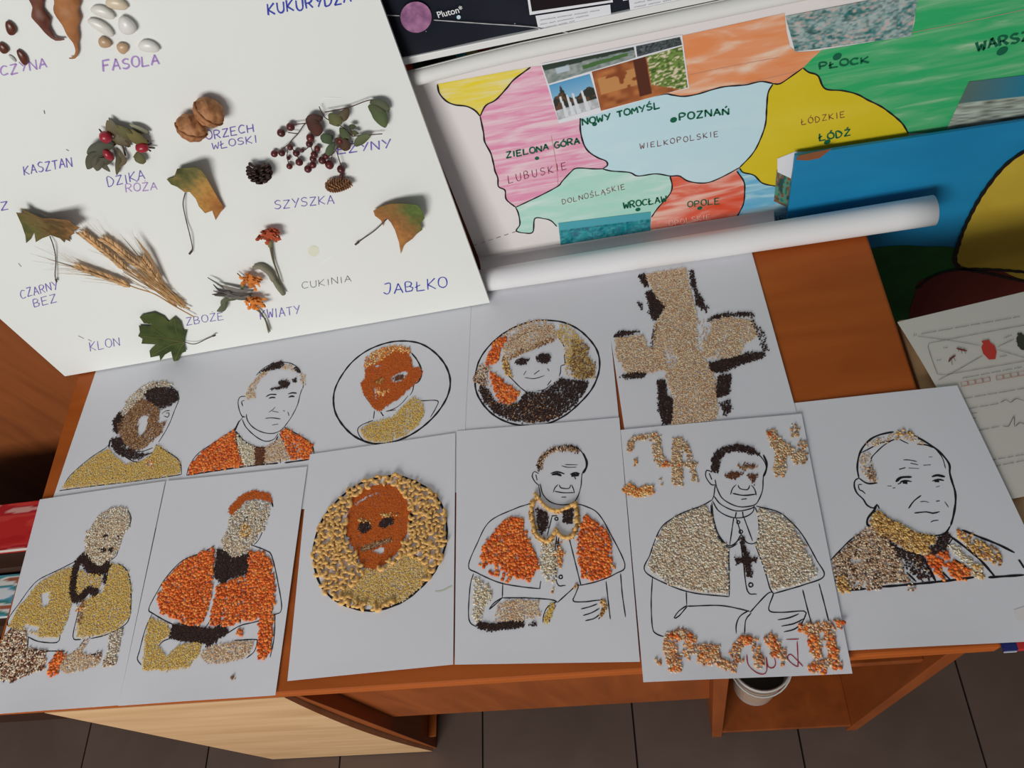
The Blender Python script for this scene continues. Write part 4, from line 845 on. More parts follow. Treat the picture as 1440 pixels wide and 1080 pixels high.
for i, (x, y, rr) in enumerate([(385, 410, 6), (460, 362, 6), (328, 585, 5), (388, 578, 5), (455, 535, 4.5), (450, 688, 4.5), (505, 580, 5), (530, 650, 5.5), (620, 450, 6), (610, 505, 5), (650, 590, 5), (675, 545, 4.5), (640, 625, 5), (600, 705, 5.5), (640, 675, 5), (715, 635, 5.5), (745, 605, 4.5), (775, 665, 6.5), (868, 705, 6), (550, 570, 3), (440, 630, 3), (870, 770, 3.5), (905, 530, 4), (860, 480, 5)]):
    berry(bt, tk((x, y))[0], rr, rr, (.085 + .02 * (i % 3), .018, .018), 'berry', None, 1.5)
# marigolds
fk = K(280, 290, .17607)
def flower(label, head, wd, ht, col, stems, leaves, seed):
    r = random.Random(seed); o = thing('marigold', label, 'flower', bp(fk(head)[0]), 'dried marigolds on the board'); c = bp(fk(head)[0], .008)
    m = MB(); m.ell(c + BD.N * .001, (BD.U * wd * PXM * .85, BD.N * .004, BD.V * ht * PXM * .85), tuple(x * .8 for x in col), 14, 9, .16); m.out('flower_head', PLANT, o)
    for i in range(46):
        a = r.uniform(0, 2 * math.pi); q = math.sqrt(r.uniform(.02, 1)); p = c + BD.U * math.cos(a) * q * wd * PXM + BD.V * math.sin(a) * q * ht * PXM + BD.N * r.uniform(0, .006); m = MB()
        d = BD.U * math.cos(a) + BD.V * math.sin(a) * .7 + BD.N * r.uniform(-.2, .9); d = d / np.linalg.norm(d); b = np.cross(d, BD.N) + BD.U * .01; b /= np.linalg.norm(b); L = r.uniform(.0040, .0066); k = r.uniform(.55, 1.1)
        m.add([p, p + d * L * .6 + b * L * .5, p + d * L * 1.1 + b * L * .2, p + d * L * 1.1 - b * L * .25, p + d * L * .6 - b * L * .5, p + d * L * .6 + BD.N * .0012], [(0, 1, 5), (1, 2, 5), (2, 3, 5), (3, 4, 5), (4, 0, 5)], tuple(min(.95, x * k) for x in col)); m.out('petal', PLANT, o)
    for st_, ra, cc in stems: m = MB(); q = smooth_line(np.array([bp(p, .005) for p in fk(*st_)]), False, .003); m.tube(q, list(np.interp(np.linspace(0, 1, len(q)), np.linspace(0, 1, len(ra)), ra)), 8, cc); m.out('stem', PLANT, o, smooth=True)
    for L, w_, cc in leaves: leaflet(o, fk(*L), w_, cc, .005, 'leaf')
flower('rust-red marigold head with a straight stem, highest of the three flowers', (575, 185), 14, 7.5, (.52, .10, .04), [(((570, 210), (572, 300)), [.0045, .0028], (.22, .19, .09)), (((575, 290), (600, 420), (635, 520), (660, 600)), [.0022, .0012, .0010], (.12, .10, .05))], [], 1)
flower('orange marigold at the end of a thick crooked green stem', (425, 550), 10, 12, (.80, .26, .05), [(((600, 560), (640, 620), (680, 680)), [.0035, .0045, .0035], (.20, .20, .13)), (((440, 470), (500, 460), (570, 510), (600, 570)), [.003, .005, .005, .004], (.24, .22, .15)), (((310, 515), (360, 560), (400, 600)), [.0008, .001, .0008], (.20, .14, .06))], [(((350, 650), (350, 600), (345, 580)), 3, (.13, .15, .06))], 2)
flower('orange marigold lowest of the three, with a withered grey leaf to its left', (460, 720), 12, 10, (.82, .27, .05), [(((460, 780), (530, 880), (570, 980)), [.0014, .0012, .001], (.12, .10, .05)), (((430, 780), (520, 860), (560, 990)), [.0012, .0010, .0009], (.20, .19, .13)), (((230, 655), (320, 690), (420, 690)), [.0010, .0016, .0014], (.14, .12, .09))], [(((230, 740), (190, 790), (150, 815)), 5, (.12, .13, .08)), (((75, 545), (150, 580), (225, 650)), 1.6, (.12, .13, .10)), (((440, 640), (330, 640), (150, 600)), 4, (.20, .175, .15)), (((440, 700), (330, 700), (120, 650)), 4.5, (.16, .145, .12)), (((430, 670), (330, 670), (130, 690)), 4, (.10, .09, .075)), (((300, 720), (210, 720), (195, 800)), 4, (.13, .14, .08)), (((120, 600), (180, 640), (260, 650)), 2, (.06, .05, .05)), (((110, 680), (190, 670), (250, 700)), 2.5, (.07, .06, .05))], 3)

# ================================================================ PAPER SHEETS ON THE DESK
def DS(z): return PaperSurf((0, 0, H + z), (1, 0, 0), (0, 1, 0))
D0 = Surf((0, 0, H + .001), (1, 0, 0), (0, 1, 0))
def left_sheet(pA, pB, ytop, wdt=.21, hgt=.297):
    a, b = D0.uv(pA), D0.uv(pB); d = (a - b) / np.linalg.norm(a - b); tl = a + d * (ytop - a[1]) / d[1]; pr = np.array([d[1], -d[0]])
    return np.array([tl, tl + pr * wdt, tl + pr * wdt - d * hgt, tl - d * hgt])
def px_sheet(tl, tr, br, bl):
    q = [D0.uv(tl), D0.uv(tr), None, D0.uv(bl)]; q[2] = D0.uv(br) if br else q[1] + q[3] - q[0]; return np.array(q)
QUADS = {}
spec = [  # name, layer height, quad, label
 ('T1', .0004, left_sheet((132, 529), (76, 696), .690), 'sheet with brown-faced portrait in a yellow millet robe, leftmost of the back row'),
 ('T2', .0008, left_sheet((293, 515), (262, 650), .690), 'sheet with blank-faced portrait in an orange lentil robe, back row'),
 ('T3', .0012, left_sheet((472, 470), (449, 625), .692), 'sheet with oval portrait, paprika-orange face and yellow shoulders, back row'),
 ('T4', .0008, left_sheet((651, 440), (649, 612), .701), 'sheet with oval portrait filled with orange, dark and yellow seeds, beside the cross'),
 ('T5', .0017, left_sheet((847, 397), (878, 603), .708), 'sheet with a large cross of beige grain edged in dark seeds'),
 ('P1', .0020, px_sheet((57, 703), (233, 677), (168, 992), (-22, 1006)), 'sheet with yellow millet cape and speckled brown sleeve, leftmost of the front row'),
 ('P2', .0023, px_sheet((235, 677), (433, 657), (388, 978), (168, 993)), 'sheet with orange lentil cape, orange hair and dark collar, front row'),
 ('P4', .0020, px_sheet((643, 607), (871, 588), (900, 931), (640, 935)), 'sheet with orange patches on a white cape and a pasta-edged collar'),
 ('P3', .0026, px_sheet((437, 640), (641, 610), (638, 935), (405, 958)), 'sheet with oval portrait framed by macaroni, paprika-orange face'),
 ('P6', .0011, np.array([(.138, .4580), (.357, .455), (.3835, .159), (.1560, .1625)]), 'sheet with a large smiling old face and golden scarf, rightmost of all'),
 ('P5', .0032, px_sheet((873, 606), (1127, 583), (1198, 948), (905, 960)), 'sheet with beige grain cape and seed letters above and below, overlapping its neighbours'),
]
SH = {}; order = [s[0] for s in spec]; ZL = {s[0]: s[1] for s in spec}
for nm, z, q, lb in spec:
    S = DS(z); QUADS[nm] = q; c = q.mean(0)
    t = thing('seed_picture', lb, 'picture', (c[0], c[1], H + z), 'seed pictures on the desk'); n = 22
    u, v = np.meshgrid(np.linspace(0, 1, n), np.linspace(0, 1, n)); u = u.ravel()[:, None]; v = v.ravel()[:, None]
    P = (q[3] * (1 - u) + q[2] * u) * (1 - v) + (q[0] * (1 - u) + q[1] * u) * v
    W = np.vstack([S.pt(P), S.pt(P, -.0003)]); F = []
    for j in range(n - 1):
        for i in range(n - 1): a = j * n + i; F += [(a, a + 1, a + n + 1, a + n), (n * n + a, n * n + a + n, n * n + a + n + 1, n * n + a + 1)]
    edge = [i for i in range(n)] + [n * k + n - 1 for k in range(1, n)] + [n * (n - 1) + i for i in range(n - 2, -1, -1)] + [n * k for k in range(n - 2, 0, -1)]
    for a, b in zip(edge, edge[1:] + edge[:1]): F.append((a, a + n * n, b + n * n, b))
    raw('paper', W, F, PAPER, t); SH[nm] = (t, S)
def covers(nm): return [QUADS[k] for k in order if ZL[k] > ZL[nm] and k != nm]
def art(nm, k, lines=(), fills=(), glines=(), wid=.00125):
    """lines: ink; fills: (kind, polygons, density, holes); glines: (kind, polyline, width in crop px, density)"""
    t, S = SH[nm]; cv = covers(nm); s = None
    if lines:
        L = []
        for l in lines:
            if isinstance(l[1], (int, float)): L.append((k(*l[0]),) + tuple(l[1:]))
            else: L.append(k(*l))
        strokes('ink_outline', S, L, INK, t, wid)
    fi = -1
    for f in fills:
        fi += 1; kind, poly = f[0], f[1]; dens = f[2] if len(f) > 2 else 1; holes = [S.uvs(k(*h)) for h in (f[3] if len(f) > 3 else [])]
        P = S.uvs(k(*poly))
        if kind not in ('tea', 'cocoa', 'umber'):
            for f2 in fills[fi + 1:]:
                if f2[0] != kind and f2[0] in ('tea', 'cocoa', 'umber', 'lentil', 'rust') and (f2[2] if len(f2) > 2 else 1) >= .8: holes.append(S.uvs(k(*f2[1])))
            for gl in glines:
                if gl[0] != kind and gl[3] >= .8 and gl[0] in ('tea', 'cocoa', 'umber', 'lentil', 'rust'): holes += around(S.uvs(k(*gl[1])), gl[2] * np.linalg.norm(S.uvs(k((0, 0)))[0] - S.uvs(k((1, 0)))[0]))
        g = scatter(S, [P], kind, dens, holes, .0009, cv)
        grains(PN[kind], S, g, kind, t)
    for kind, line, wd, dens in glines:
        uv = S.uvs(k(*line)); sc = np.linalg.norm(S.uvs(k((0, 0)))[0] - S.uvs(k((1, 0)))[0]); g = scatter(S, around(uv, wd * sc), kind, dens, [], .0009, cv); grains(PN[kind], S, g, kind, t)
PN = {'lentil': 'orange_lentils', 'millet': 'yellow_millet', 'wheat': 'beige_groats', 'rice': 'rice_grains', 'pale': 'pale_grains', 'mixed': 'mixed_grains', 'peppery': 'buckwheat_grains', 'tea': 'dark_seeds', 'cocoa': 'cocoa_powder', 'umber': 'brown_seeds', 'paprika': 'paprika_powder', 'gold': 'golden_grains', 'rust': 'rust_grains', 'letter': 'letter_grains', 'husk': 'husk_grains', 'olive': 'olive_grains'}
kA = K(60, 480, .1875)
art('T1', kA, [((165, 1075), (200, 1020), (250, 970), (320, 910), (400, 850), (480, 800), (510, 760)), ((128, 1122), (330, 1095), (640, 1058), (880, 1025), (1040, 1000)), ((850, 775), (930, 825), (1000, 870), (1035, 920), (1042, 1000)),
 ((630, 930), (628, 1060)), ((820, 840), (860, 920), (885, 1025)), ((500, 890), (520, 960), (530, 1040)), ((1020, 450), (990, 520), (960, 600), (920, 680), (870, 760)), ((980, 350), (1015, 390), (1025, 440)), ((895, 545), (920, 525), (955, 520)), ((910, 560), (940, 570), (950, 540), (925, 540)), ((760, 550), (790, 540), (815, 545)), ((700, 830), (760, 825), (830, 800)), ((720, 860), (790, 850), (830, 830)), ((550, 720), (560, 800), (640, 880), (740, 910), (830, 850)), (((510, 740), (500, 800)), 2.5), ((900, 330), (860, 310), (800, 330)), ((940, 320), (980, 350))],
 [('pale', ((590, 560), (630, 450), (710, 370), (800, 310), (900, 295), (990, 330), (900, 345), (800, 370), (740, 430), (700, 480), (640, 560)), .55),
  ('tea', ((790, 370), (850, 345), (960, 350), (1010, 380), (1022, 440), (970, 480), (900, 510), (850, 480), (790, 450), (765, 400)), .85),
  ('umber', ((740, 430), (800, 450), (870, 500), (880, 540), (860, 620), (900, 610), (925, 605), (890, 690), (840, 740), (760, 810), (690, 820), (620, 770), (580, 700), (570, 620), (600, 580), (650, 520), (700, 470)), .95, [((720, 575), (800, 550), (790, 620), (770, 690), (715, 720))]),
  ('tea', ((580, 535), (612, 560), (590, 640), (570, 700), (540, 675), (528, 600))), ('tea', ((520, 730), (590, 730), (640, 800), (720, 840), (800, 845), (730, 890), (640, 880), (570, 850), (520, 790)), .8),
  ('millet', ((150, 1105), (175, 1060), (260, 970), (400, 860), (500, 810), (540, 860), (620, 925), (740, 905), (830, 845), (860, 780), (930, 830), (1000, 880), (1035, 920), (1038, 992), (880, 1020), (640, 1055), (330, 1090))), ('rust', ((780, 885), (840, 895), (830, 945), (780, 935)), .8)], [])
kB = K(250, 490, .166667)
art('T2', kB, [((75, 1070), (100, 990), (170, 890), (300, 800), (480, 680), (520, 620), (560, 570)), (((75, 1070), (550, 1000), (850, 970)), 1.6), (((905, 968), (1110, 940)), 1.6), ((580, 555), (590, 610), (640, 670), (720, 710), (800, 720), (860, 700), (900, 665)), ((545, 600), (580, 670), (660, 745), (740, 785), (810, 770), (850, 720)),
 (((490, 700), (560, 780), (640, 825), (720, 840), (800, 820), (850, 740)), 1.4), ((1050, 340), (1030, 400), (1010, 480), (960, 580), (900, 665)), ((575, 405), (530, 410), (510, 450), (520, 520), (545, 575), (575, 578)), ((565, 440), (540, 450), (550, 490)), ((660, 230), (720, 170), (800, 130), (870, 115), (950, 125), (1010, 160), (1040, 210), (1060, 290), (1055, 340)),
 (((745, 410), (780, 390), (835, 390)), 1.6), (((930, 385), (970, 375), (1005, 380)), 1.6), (((770, 422), (800, 414), (825, 418)), 2), (((935, 413), (960, 404), (985, 408)), 2), ((770, 540), (800, 520), (825, 495)), (((800, 530), (850, 540)), .7), (((890, 525), (905, 532)), .7), ((740, 592), (800, 588), (870, 597)), (((800, 648), (850, 640)), .7), (((930, 535), (940, 570)), .7),
 ((900, 665), (1000, 720), (1100, 780), (1140, 830), (1155, 900)), ((490, 700), (500, 800), (530, 900), (560, 1000)), ((860, 720), (910, 820), (960, 940)), ((860, 900), (870, 970)), (((520, 610), (480, 700)), 2)],
 [('lentil', ((85, 1062), (110, 990), (180, 900), (300, 810), (480, 690), (490, 780), (510, 860), (530, 930), (550, 995), (300, 1030))), ('lentil', ((900, 675), (1000, 725), (1100, 785), (1150, 820), (1125, 930), (970, 940), (920, 840), (870, 720)), .9), ('rice', ((500, 730), (560, 790), (650, 830), (660, 980), (570, 1000), (520, 880)), .85), ('cocoa', ((655, 842), (742, 838), (732, 972), (655, 985))), ('wheat', ((745, 840), (860, 760), (900, 820), (960, 940), (880, 960), (735, 975)), .85),
  ('wheat', ((570, 400), (600, 330), (650, 270), (720, 200), (780, 190), (700, 260), (660, 320), (650, 430), (600, 430)), .8), ('wheat', ((870, 170), (920, 135), (970, 150), (1000, 195), (940, 190)), .8), ('wheat', ((1030, 205), (1075, 230), (1080, 310), (1050, 310)), .6), ('tea', ((700, 205), (800, 130), (870, 110), (900, 135), (860, 170), (780, 185))), ('tea', ((840, 290), (900, 265), (950, 290), (930, 320), (880, 325))), ('tea', ((965, 265), (1000, 255), (992, 297))), ('tea', ((980, 150), (1030, 190), (1035, 210), (1000, 190)))], [('tea', ((790, 347), (860, 334), (930, 322)), 12, 1)])
kC = K(450, 430, .1945)
EC = [(98, 690), (110, 600), (160, 500), (240, 400), (350, 320), (480, 270), (600, 255), (720, 272), (820, 330), (900, 420), (940, 520), (935, 620), (890, 720), (810, 820), (700, 910), (580, 970), (460, 1000), (350, 990), (250, 945), (170, 870), (115, 780)]
art('T3', kC, [(EC, 2.1, 'c'), ((385, 830), (310, 860), (275, 890), (280, 930), (310, 970), (350, 992)), ((730, 690), (850, 690), (840, 740), (800, 810)), ((395, 760), (388, 820)), ((440, 770), (460, 800)), ((480, 765), (550, 755)), (((660, 340), (700, 390), (730, 450), (735, 500), (715, 550), (690, 565)), 1.6), ((680, 570), (670, 620), (650, 650)), (((305, 560), (320, 640), (360, 700), (400, 750)), .8), (((640, 650), (600, 700), (550, 740), (480, 768)), .8)],
 [('paprika', ((330, 440), (400, 420), (480, 370), (540, 320), (620, 320), (660, 390), (665, 450), (722, 450), (737, 490), (715, 540), (670, 580), (620, 625), (560, 680), (500, 715), (430, 765), (390, 740), (350, 680), (310, 620), (300, 570), (330, 520)), 1, [((508, 525), (560, 488), (620, 470), (640, 490), (600, 545), (545, 562), (515, 550)), ((395, 430), (450, 425), (440, 445), (395, 450)), ((385, 600), (415, 595), (410, 690), (400, 690))]),
  ('rust', ((318, 450), (330, 380), (400, 330), (480, 300), (560, 288), (645, 305), (665, 345), (540, 330), (480, 370), (400, 420)), .7), ('cocoa', ((528, 525), (565, 502), (612, 508), (595, 535), (555, 545))), ('olive', ((390, 540), (430, 515), (470, 540), (430, 575)), .6), ('millet', ((290, 900), (360, 850), (460, 830), (540, 800), (600, 730), (680, 660), (740, 700), (760, 780), (700, 880), (620, 940), (520, 978), (400, 988), (330, 970)), .95)], [('rust', ((420, 600), (440, 640), (500, 620)), 26, .6)])
kD = K(640, 420, .18519)
ED = [(700, 165), (820, 180), (930, 230), (1020, 310), (1080, 400), (1098, 500), (1080, 600), (1030, 700), (940, 800), (830, 890), (700, 950), (570, 965), (430, 950), (300, 890), (210, 800), (160, 700), (155, 600), (180, 480), (250, 370), (360, 270), (480, 205), (600, 170)]
art('T4', kD, [(ED, 1.9, 'c'), ((400, 380), (430, 310), (520, 250), (600, 215), (740, 210)), ((430, 340), (520, 270), (640, 240), (740, 255)), ((780, 290), (810, 330), (830, 370)), ((850, 400), (830, 430), (835, 500), (805, 510), (800, 560), (790, 590)), ((730, 620), (715, 640), (700, 660)), ((380, 560), (430, 610), (490, 670), (540, 710)), (((520, 580), (540, 550)), .7), ((600, 575), (640, 545)), (((700, 530), (715, 550)), .7), (((530, 600), (600, 608), (680, 585)), .8), (((620, 700), (680, 690), (730, 650)), .8), (((450, 495), (480, 460), (560, 465)), 1.2)],
 [('wheat', ((370, 440), (360, 370), (420, 290), (500, 230), (600, 200), (740, 200), (790, 280), (740, 320), (660, 350), (560, 400), (470, 440), (400, 460)), .8), ('umber', ((400, 450), (470, 400), (600, 350), (740, 300), (750, 325), (640, 365), (520, 420), (410, 465)), .7), ('lentil', ((340, 300), (400, 290), (370, 340), (340, 400), (320, 480), (250, 515), (228, 490), (260, 400), (300, 330))), ('lentil', ((260, 555), (300, 570), (350, 610), (400, 660), (490, 700), (480, 760), (420, 800), (350, 780), (310, 720), (280, 620))),
  ('peppery', ((190, 500), (285, 530), (250, 560), (240, 620), (265, 670), (180, 660), (135, 625)), .9), ('tea', ((180, 660), (240, 680), (300, 780), (400, 820), (480, 790), (540, 710), (640, 720), (720, 680), (800, 610), (900, 620), (1020, 635), (980, 720), (900, 820), (800, 890), (700, 935), (560, 940), (430, 930), (300, 870), (220, 790)), .66), ('umber', ((180, 660), (240, 680), (300, 780), (500, 800), (700, 700), (800, 900), (560, 950), (300, 870)), .18),
  ('olive', ((870, 320), (960, 330), (1015, 365), (1000, 430), (1060, 500), (1060, 600), (980, 612), (900, 600), (860, 480), (900, 400)), .9), ('millet', ((800, 200), (850, 195), (960, 300), (980, 330), (880, 330), (900, 400), (850, 560), (960, 605), (840, 580), (840, 480), (830, 370), (770, 270)), .6), ('gold', ((370, 440), (400, 470), (430, 600), (390, 580), (350, 500)), .5), ('tea', ((455, 490), (500, 458), (565, 465), (530, 500), (490, 505))), ('tea', ((610, 450), (660, 420), (720, 425), (725, 470), (670, 498), (630, 475)))], [('wheat', ((350, 300), (480, 215), (600, 180), (700, 175)), 30, .45)])
kE = K(840, 360, .23140)
art('T5', kE, [], [('wheat', ((290, 110), (540, 75), (560, 200), (600, 330), (612, 560), (660, 640), (720, 760), (730, 990), (560, 1030), (450, 1035), (470, 900), (430, 780), (410, 700), (380, 640), (340, 570), (350, 420), (400, 330), (330, 200)), 1, [((400, 565), (450, 565), (500, 640), (430, 700), (410, 640))]),
  ('wheat', ((112, 500), (280, 480), (310, 560), (400, 560), (400, 690), (300, 720), (180, 722), (110, 600))), ('wheat', ((700, 400), (760, 370), (930, 390), (980, 480), (900, 540), (870, 610), (760, 625), (650, 620), (630, 540), (680, 480)), .97), ('wheat', ((600, 380), (720, 380), (720, 620), (640, 620)), .2), ('wheat', ((380, 560), (520, 560), (520, 720), (400, 700)), .35),
  ('tea', ((290, 225), (330, 210), (370, 270), (412, 315), (390, 345), (350, 400), (320, 360), (310, 280))), ('tea', ((245, 120), (285, 108), (312, 185), (290, 190), (265, 150)), .7), ('tea', ((560, 85), (585, 90), (600, 200), (640, 260), (650, 305), (605, 300), (590, 220), (565, 160)), .75), ('tea', ((95, 495), (130, 462), (200, 458), (260, 462), (205, 478), (140, 490)), .9), ('tea', ((130, 735), (210, 710), (295, 712), (290, 742), (200, 750)), .8), ('tea', ((365, 758), (412, 760), (420, 850), (458, 880), (452, 1020), (400, 1030), (375, 950), (372, 850))),
  ('tea', ((675, 655), (800, 625), (900, 595), (1022, 588), (1010, 620), (880, 660), (760, 712), (700, 705))), ('tea', ((738, 730), (812, 722), (800, 840), (730, 870), (720, 820))), ('tea', ((730, 900), (810, 878), (818, 930), (775, 985), (760, 930)), .55), ('tea', ((650, 405), (715, 365), (800, 345), (940, 345), (955, 368), (800, 370), (720, 382)), .75), ('tea', ((935, 370), (965, 420), (1000, 440), (1040, 575), (1005, 585), (960, 440), (940, 420)), .28), ('tea', ((340, 420), (360, 420), (345, 560), (325, 560)), .3), ('tea', ((595, 270), (680, 320), (660, 345), (600, 300)), .4), ('tea', ((245, 280), (275, 300), (270, 330), (255, 320)), .7)], [])
kF = K(0, 690, .27778)
art('P1', kF, [((400, 350), (300, 400), (200, 450), (150, 500), (100, 570), (50, 640), (40, 680), (60, 690)), ((600, 370), (640, 400), (660, 460), (665, 560), (655, 650), (620, 690), (540, 730), (460, 750)), ((140, 740), (200, 765), (290, 768), (305, 730)), ((400, 600), (370, 740), (410, 755)), ((472, 550), (475, 610)), ((455, 700), (455, 750)), ((145, 800), (230, 812), (330, 812)), ((400, 820), (440, 835), (510, 820)), ((430, 750), (400, 800)), ((560, 720), (550, 850)), ((625, 690), (620, 720)), ((650, 100), (665, 140), (655, 190)), ((600, 300), (590, 330), (560, 355)), ((60, 690), (35, 760)), ((145, 740), (140, 800))],
 [('pale', ((500, 130), (560, 92), (630, 85), (660, 130), (655, 190), (620, 230), (610, 285), (560, 350), (500, 390), (440, 350), (432, 290), (437, 220), (470, 180)), .95), ('wheat', ((500, 150), (600, 140), (640, 180), (600, 300), (540, 370), (460, 350), (440, 290), (460, 200)), .5), ('tea', ((522, 225), (550, 222), (547, 240), (528, 242))), ('tea', ((590, 230), (618, 228), (606, 246))), ('tea', ((502, 295), (525, 287), (550, 300), (530, 315))), ('tea', ((548, 292), (578, 288), (572, 314), (552, 314)), .9),
  ('millet', ((380, 385), (300, 410), (200, 470), (150, 530), (90, 600), (48, 690), (130, 710), (210, 740), (300, 742), (340, 660), (365, 560), (365, 450)), 1, [((210, 520), (250, 515), (250, 590), (210, 590)), ((120, 680), (210, 690), (190, 720), (120, 705))]), ('millet', ((400, 400), (440, 420), (520, 420), (510, 490), (450, 490), (400, 530), (385, 500)), .8), ('millet', ((560, 370), (620, 380), (650, 420), (667, 500), (660, 640), (600, 700), (500, 735), (390, 740), (400, 620), (440, 550), (520, 520), (550, 430))),
  ('mixed', ((25, 740), (60, 700), (130, 715), (145, 800), (240, 812), (232, 900), (150, 930), (60, 965), (-5, 968), (-5, 800))), ('wheat', ((330, 840), (400, 800), (440, 745), (452, 760), (415, 820), (500, 845), (520, 820), (500, 885), (440, 905), (340, 925), (300, 905)), .9), ('mixed', ((480, 830), (522, 815), (515, 850), (480, 890)), .7), ('pale', ((555, 720), (622, 700), (612, 800), (590, 880), (520, 895), (550, 800)), .75), ('peppery', ((540, 840), (600, 830), (580, 890), (515, 895)), .6)],
 [('tea', ((430, 330), (392, 370), (377, 430), (370, 500), (380, 548), (410, 545), (435, 515), (460, 500), (488, 525)), 26, 1), ('tea', ((432, 340), (460, 392), (515, 402), (552, 372)), 34, 1), ('tea', ((545, 380), (530, 470)), 14, .8), ('umber', ((425, 555), (405, 670)), 14, .9), ('rust', ((385, 605), (435, 595)), 14, .9), ('lentil', ((310, 828), (262, 922)), 40, 1)])
kG = K(180, 680, .27778)
art('P2', kG, [((440, 315), (380, 350), (280, 390), (200, 470), (150, 550), (108, 635), (130, 660), (200, 700), (260, 728)), ((620, 310), (700, 340), (730, 370), (760, 500), (778, 635), (740, 665), (650, 700), (570, 720), (500, 762)), ((390, 735), (420, 690), (450, 600), (460, 520)), ((568, 480), (570, 710)), ((125, 660), (90, 740), (60, 850), (50, 890), (70, 920)), ((155, 830), (180, 800), (220, 785)), ((745, 665), (740, 780), (720, 880)), ((540, 795), (640, 790), (655, 800), (640, 850), (600, 885)), ((400, 820), (430, 800)), (((725, 80), (736, 120)), 1.6), ((720, 160), (700, 180)), ((695, 205), (680, 250), (660, 290), (640, 310)), (((595, 175), (615, 170), (650, 185)), 1.6), (((660, 190), (695, 180)), 1.8), ((610, 275), (650, 262)), (((590, 185), (600, 190)), 2.2)],
 [('paprika', ((518, 155), (513, 125), (560, 75), (600, 50), (650, 38), (720, 55), (733, 95), (690, 82), (640, 78), (590, 90), (560, 130), (540, 165))), ('pale', ((560, 130), (600, 90), (700, 90), (725, 110), (715, 160), (690, 240), (640, 300), (600, 360), (540, 378), (490, 345), (480, 290), (510, 230), (520, 165)), .75), ('gold', ((570, 215), (600, 200), (632, 240), (600, 285), (568, 265)), .8), ('wheat', ((490, 290), (600, 320), (600, 350), (540, 372), (492, 345)), .7), ('tea', ((455, 330), (490, 340), (530, 380), (600, 360), (622, 340), (605, 460), (520, 480), (480, 512), (438, 470), (445, 400))),
  ('lentil', ((440, 330), (380, 350), (280, 400), (200, 480), (150, 580), (170, 655), (260, 690), (330, 730), (390, 700), (410, 620), (430, 540), (432, 450))), ('lentil', ((460, 520), (520, 490), (600, 470), (572, 700), (520, 720), (420, 715), (430, 620)), .95), ('lentil', ((620, 335), (690, 350), (730, 400), (740, 500), (745, 600), (720, 680), (640, 690), (580, 700), (590, 560), (610, 460))), ('lentil', ((668, 690), (736, 670), (722, 850), (690, 892), (655, 882))),
  ('millet', ((110, 680), (200, 710), (222, 760), (150, 820), (200, 880), (260, 820), (380, 800), (362, 870), (300, 935), (200, 948), (78, 948), (88, 800))), ('wheat', ((400, 830), (540, 800), (640, 800), (612, 870), (520, 905), (420, 912), (365, 880)), .9), ('lentil', ((555, 740), (585, 742), (582, 768), (558, 765))), ('umber', ((528, 975), (545, 978), (540, 992), (525, 990)))],
 [('tea', ((230, 750), (340, 765), (430, 775)), 52, 1), ('tea', ((400, 800), (440, 770), (490, 735)), 50, .7)])
kH = K(400, 630, .30552)
EH = [(135, 480), (150, 400), (190, 310), (260, 230), (340, 170), (430, 138), (520, 130), (600, 155), (680, 205), (730, 280), (748, 380), (735, 470), (690, 570), (620, 650), (540, 710), (440, 745), (350, 745), (250, 710), (180, 650), (145, 570)]
FH = [(290, 330), (310, 240), (370, 190), (440, 168), (500, 172), (550, 220), (578, 285), (575, 330), (558, 400), (530, 470), (470, 530), (420, 560), (370, 550), (340, 500), (310, 440), (288, 390)]
BH_ = [(265, 655), (350, 600), (370, 555), (430, 562), (480, 535), (540, 490), (585, 490), (685, 545), (625, 645), (540, 705), (440, 735), (340, 718), (280, 690)]
art('P3', kH, [(EH, 2.2, 'c'), ((340, 560), (360, 590), (265, 655)), ((540, 470), (500, 530), (440, 560)), ((580, 490), (650, 510)), (((578, 300), (590, 320), (575, 350)), 3.5), (((288, 380), (292, 410)), 3)],
 [('paprika', FH, 1, [((318, 262), (380, 222), (442, 202), (442, 210), (385, 232), (325, 272)), ((400, 475), (440, 458), (470, 455), (458, 480), (440, 495)), ((330, 440), (352, 438), (345, 458))]), ('millet', BH_, .95), ('wheat', BH_, .5), ('tea', ((338, 360), (360, 340), (395, 345), (402, 370), (370, 392), (345, 388)), .9), ('tea', ((438, 345), (470, 318), (505, 325), (500, 352), (460, 370), (440, 365)), .9), ('umber', ((350, 460), (420, 432), (490, 415), (502, 430), (430, 455), (365, 482)))],
 [('gold', ((345, 330), (395, 338)), 12, .5), ('gold', ((440, 312), (520, 308)), 12, .5)])
